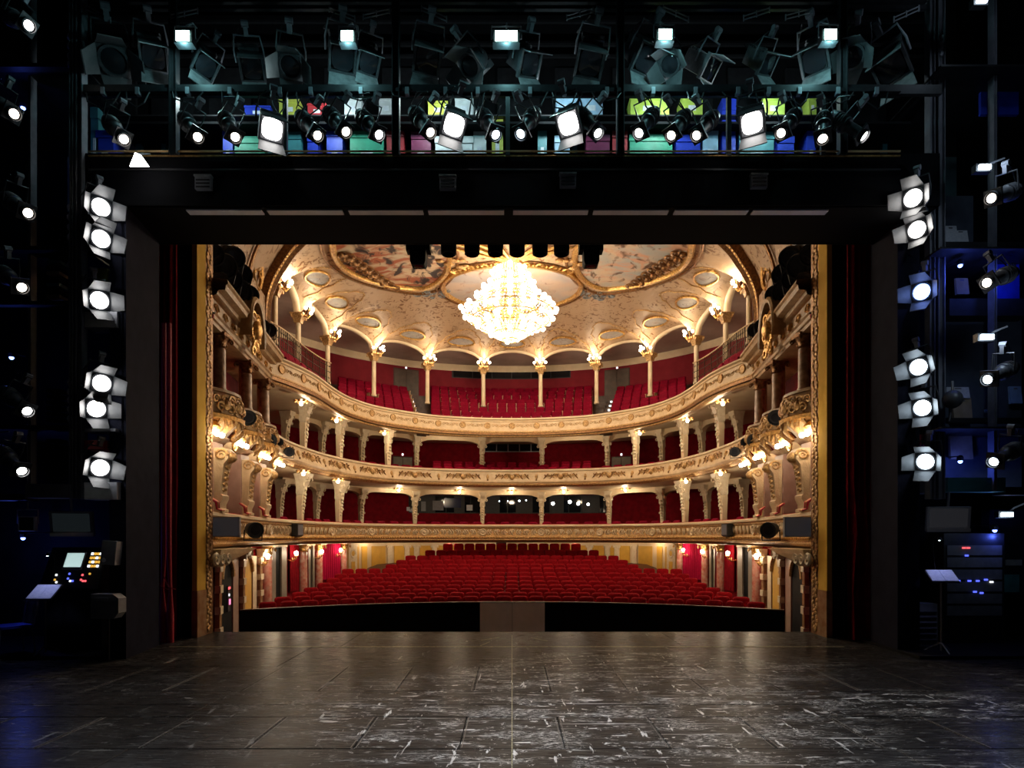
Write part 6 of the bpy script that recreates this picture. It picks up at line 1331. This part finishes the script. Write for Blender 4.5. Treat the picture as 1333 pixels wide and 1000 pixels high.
t = thing('loudspeaker', 'small grey loudspeaker hung on the pillar side of the left niche', 'loudspeaker', W(141, 720, 9.8), (0, .1, .1)); mb = MB(); mb.box(-.11, .11, 0, .2, -.19, .19); mb.build('cabinet', 'plastic_grey', t); mb = MB(); mb.lathe([(0, -.02), (.03, -.015), (.035, 0)], 12, (-.06, 0, -.12), 'y'); mb.build('badge', 'plastic_white', t); mb = MB(); mb.box(-.1, .1, -.008, 0, -.08, .17); mb.build('grille', 'plastic_grey', t)
t = thing('wall_cabinet', 'dark grey box with cut corners low in the left niche', 'box', W(136, 790, 9.75)); mb = MB(); mb.prism([(-.22, -.19), (.15, -.19), (.22, -.1), (.22, .13), (.13, .2), (-.22, .2)], (0, 0, 0), (1, 0, 0), (0, 0, 1), (0, .2, 0)); mb.build('casing', 'plastic_grey', t); mb = MB(); mb.box(-.17, .06, -.008, 0, .09, .14); mb.build('name_plate', 'steel_grey', t); mb = MB(); mb.cyl((0, .1, -.19), (0, .1, -.86), .02, .02, 8); mb.build('stand', 'black_metal', t)
def music_stand(P, rz, w, h, label, z0, tilt=.9, blue=True):
    t = thing('music_stand', label, 'music stand', (P[0], P[1], z0), (0, 0, rz)); H = P[2]-z0
    mb = MB(); mb.obox((0, 0, H), (w/2, 0, 0), (0, h/2*math.sin(tilt), h/2*math.cos(tilt)), (0, -.006, .006)); mb.build('desk_plate', 'black_metal', t)
    for k in (-1, 1): mb = MB(); mb.obox((k*w*.24, -.012, H+.012), (w*.235, 0, 0), (0, h*.46*math.sin(tilt), h*.46*math.cos(tilt)), (0, -.002, .002)); mb.build('score_page', 'paper', t)
    mb = MB(); mb.cyl((0, .02, .02), (0, .02, H), .014, .014, 8); mb.build('pole', 'steel_grey', t)
    for k in range(3): a = 2*PI*k/3+.5; mb = MB(); mb.tube([(0, .02, .16), (.24*math.cos(a), .02+.24*math.sin(a), .012)], .01, 6); mb.build('leg', 'steel_grey', t)
    mb = MB(); mb.box(-w/2, w/2, -.05-h*.4, -.03-h*.4, H-h*.36, H-h*.33); mb.build('ledge', 'black_metal', t); return t
music_stand(W(58, 771, 10.15), .0, .42, .36, 'music stand with open score lit blue by the left niche', .05)
music_stand(W(1226, 750, 10.3), -.1, .44, .3, 'music stand with open score in the right niche', .05)
light('SPOT', 'score_light', W(58, 771, 10.15)+Vector((0, -.05, .55)), 7, (.45, .5, 1), .03, None, W(58, 771, 10.15), 60)
light('SPOT', 'score_light', W(1226, 750, 10.3)+Vector((0, -.05, .55)), 7, (.40, .45, 1), .03, None, W(1226, 750, 10.3), 60)
for px, y, D, nm in ((58, 771, 10.15, 'left'), (1226, 750, 10.3, 'right')):
    P = W(px, y, D)+Vector((0, .06, .6)); t = thing('score_lamp', f'small black gooseneck reading lamp over the {nm} music stand', 'lamp', P)
    mb = MB(); mb.lathe([(.015, .05), (.03, .03), (.045, .0), (.04, .0)], 10); mb.build('shade', 'black_metal', t); mb = MB(); mb.sph((0, 0, .01), .02, 8, 5); mb.build('bulb', 'lens_cool', t); mb = MB(); mb.tube([(0, .0, .05), (0, .1, .08), (0, .16, -.1), (0, .1, -.5)], .007, 5); mb.build('gooseneck', 'black_metal', t)
# chair with wire back
t = thing('wire_chair', 'black chair with wire-mesh back at the edge of the left niche', 'chair', (W(16, 850, 10.25).x, 10.25, .05), (0, 0, -.6))
mb = MB(); mb.box(-.25, .25, -.25, .22, .43, .47); mb.build('seat', 'crate_blue', t)
mb = MB(); mb.tube([(-.24, .22, .47), (-.25, .27, .8), (-.15, .3, .95), (.15, .3, .95), (.25, .27, .8), (.24, .22, .47)], .014, 6); mb.build('back_frame', 'steel_grey', t)
for k in range(9):
    x = -.2+.05*k; mb = MB(); mb.tube([(x, .23, .48), (x+.04*math.sin(k), .28, .7), (x*.8, .3, .93)], .006, 4); mb.build('back_wire', 'steel_grey', t)
for x in (-.22, .22):
    for y in (-.22, .2): mb = MB(); mb.tube([(x, y, .43), (x*1.15, y*1.2, 0)], .013, 6); mb.build('leg', 'steel_grey', t)
# floor lamps / cases deep in the niches
t = thing('white_floodlight', 'white boxed floodlight head hanging in the left niche above the chair', 'floodlight', W(36, 682, 10.8), (0, 0, .4)); mb = MB(); mb.box(-.12, .12, -.06, .1, -.13, .13); mb.build('head', 'plastic_white', t); mb = MB(); mb.tube([(-.15, 0, 0), (-.15, 0, .25), (.15, 0, .25), (.15, 0, 0)], .014, 6); mb.cyl((0, 0, .25), (0, 0, 1.75), .014, .014, 6); mb.build('yoke', 'steel_grey', t); mb = MB(); mb.box(-.1, .1, -.066, -.06, -.11, .11); mb.build('glass', 'lens_glass', t)
t = thing('equipment_rack', 'black equipment rack with blue lit modules in the right niche', 'rack', (W(1268, 800, 11.2).x, 11.2, .05))
mb = MB(); mb.box(-.55, .55, 0, .5, 0, 2.0); mb.build('cabinet', 'black_metal', t)
for k in range(6): mb = MB(); mb.box(-.5, .5, -.015, 0, .5+.22*k, .68+.22*k); mb.build('module', 'steel_dark', t)
for k, (x, z, m_) in enumerate(((-.2, 1.72, 'led_red'), (-.12, 1.72, 'led_red'), (-.15, 1.58, 'led_blue'), (.05, 1.12, 'led_blue'), (-.1, 1.12, 'led_blue'), (.2, 1.14, 'led_blue'), (.3, 1.1, 'led_white'), (-.3, 1.12, 'led_blue'), (0, .92, 'led_blue'), (.12, .9, 'led_blue'))): mb = MB(); mb.box(x-.03, x+.03, -.03, -.015, z, z+.03); mb.build('indicator', m_, t)
t = thing('wall_panel', 'dim blue-grey switch cabinet at the far right of the niche', 'cabinet', (W(1312, 740, 11.5).x, 11.5, .9)); mb = MB(); mb.box(-.35, .3, 0, .2, 0, 1.6); mb.build('cabinet', 'portal_grey', t)
for k in range(3): mb = MB(); mb.box(-.42, -.3, -.03, 0, .25+.12*k, .31+.12*k); mb.build('switch_block', 'crate_skyblue', t)
mb = MB(); mb.box(-.1, .2, -.02, 0, .05, .38); mb.build('lower_plate', 'crate_teal', t); mb = MB(); mb.box(-.05, .25, -.02, 0, .55, .66); mb.build('vent', 'steel_grey', t)
t = thing('flight_case', 'black ribbed speaker case on the floor of the right niche', 'case', (W(1202, 830, 10.9).x, 10.9, .05)); mb = MB(); mb.box(-.25, .25, 0, .3, 0, .75); mb.build('case_body', 'plastic_grey', t)
for k in range(6): mb = MB(); mb.box(-.23, .23, -.02, 0, .08+.1*k, .11+.1*k); mb.build('rib', 'black_metal', t)
dup = [k for k, v in LABELS.items() if len(v) > 1]
print('DUPLICATE LABELS', len(dup), dup[:8], 'gallery seats', ng, 'stalls seats', ns)
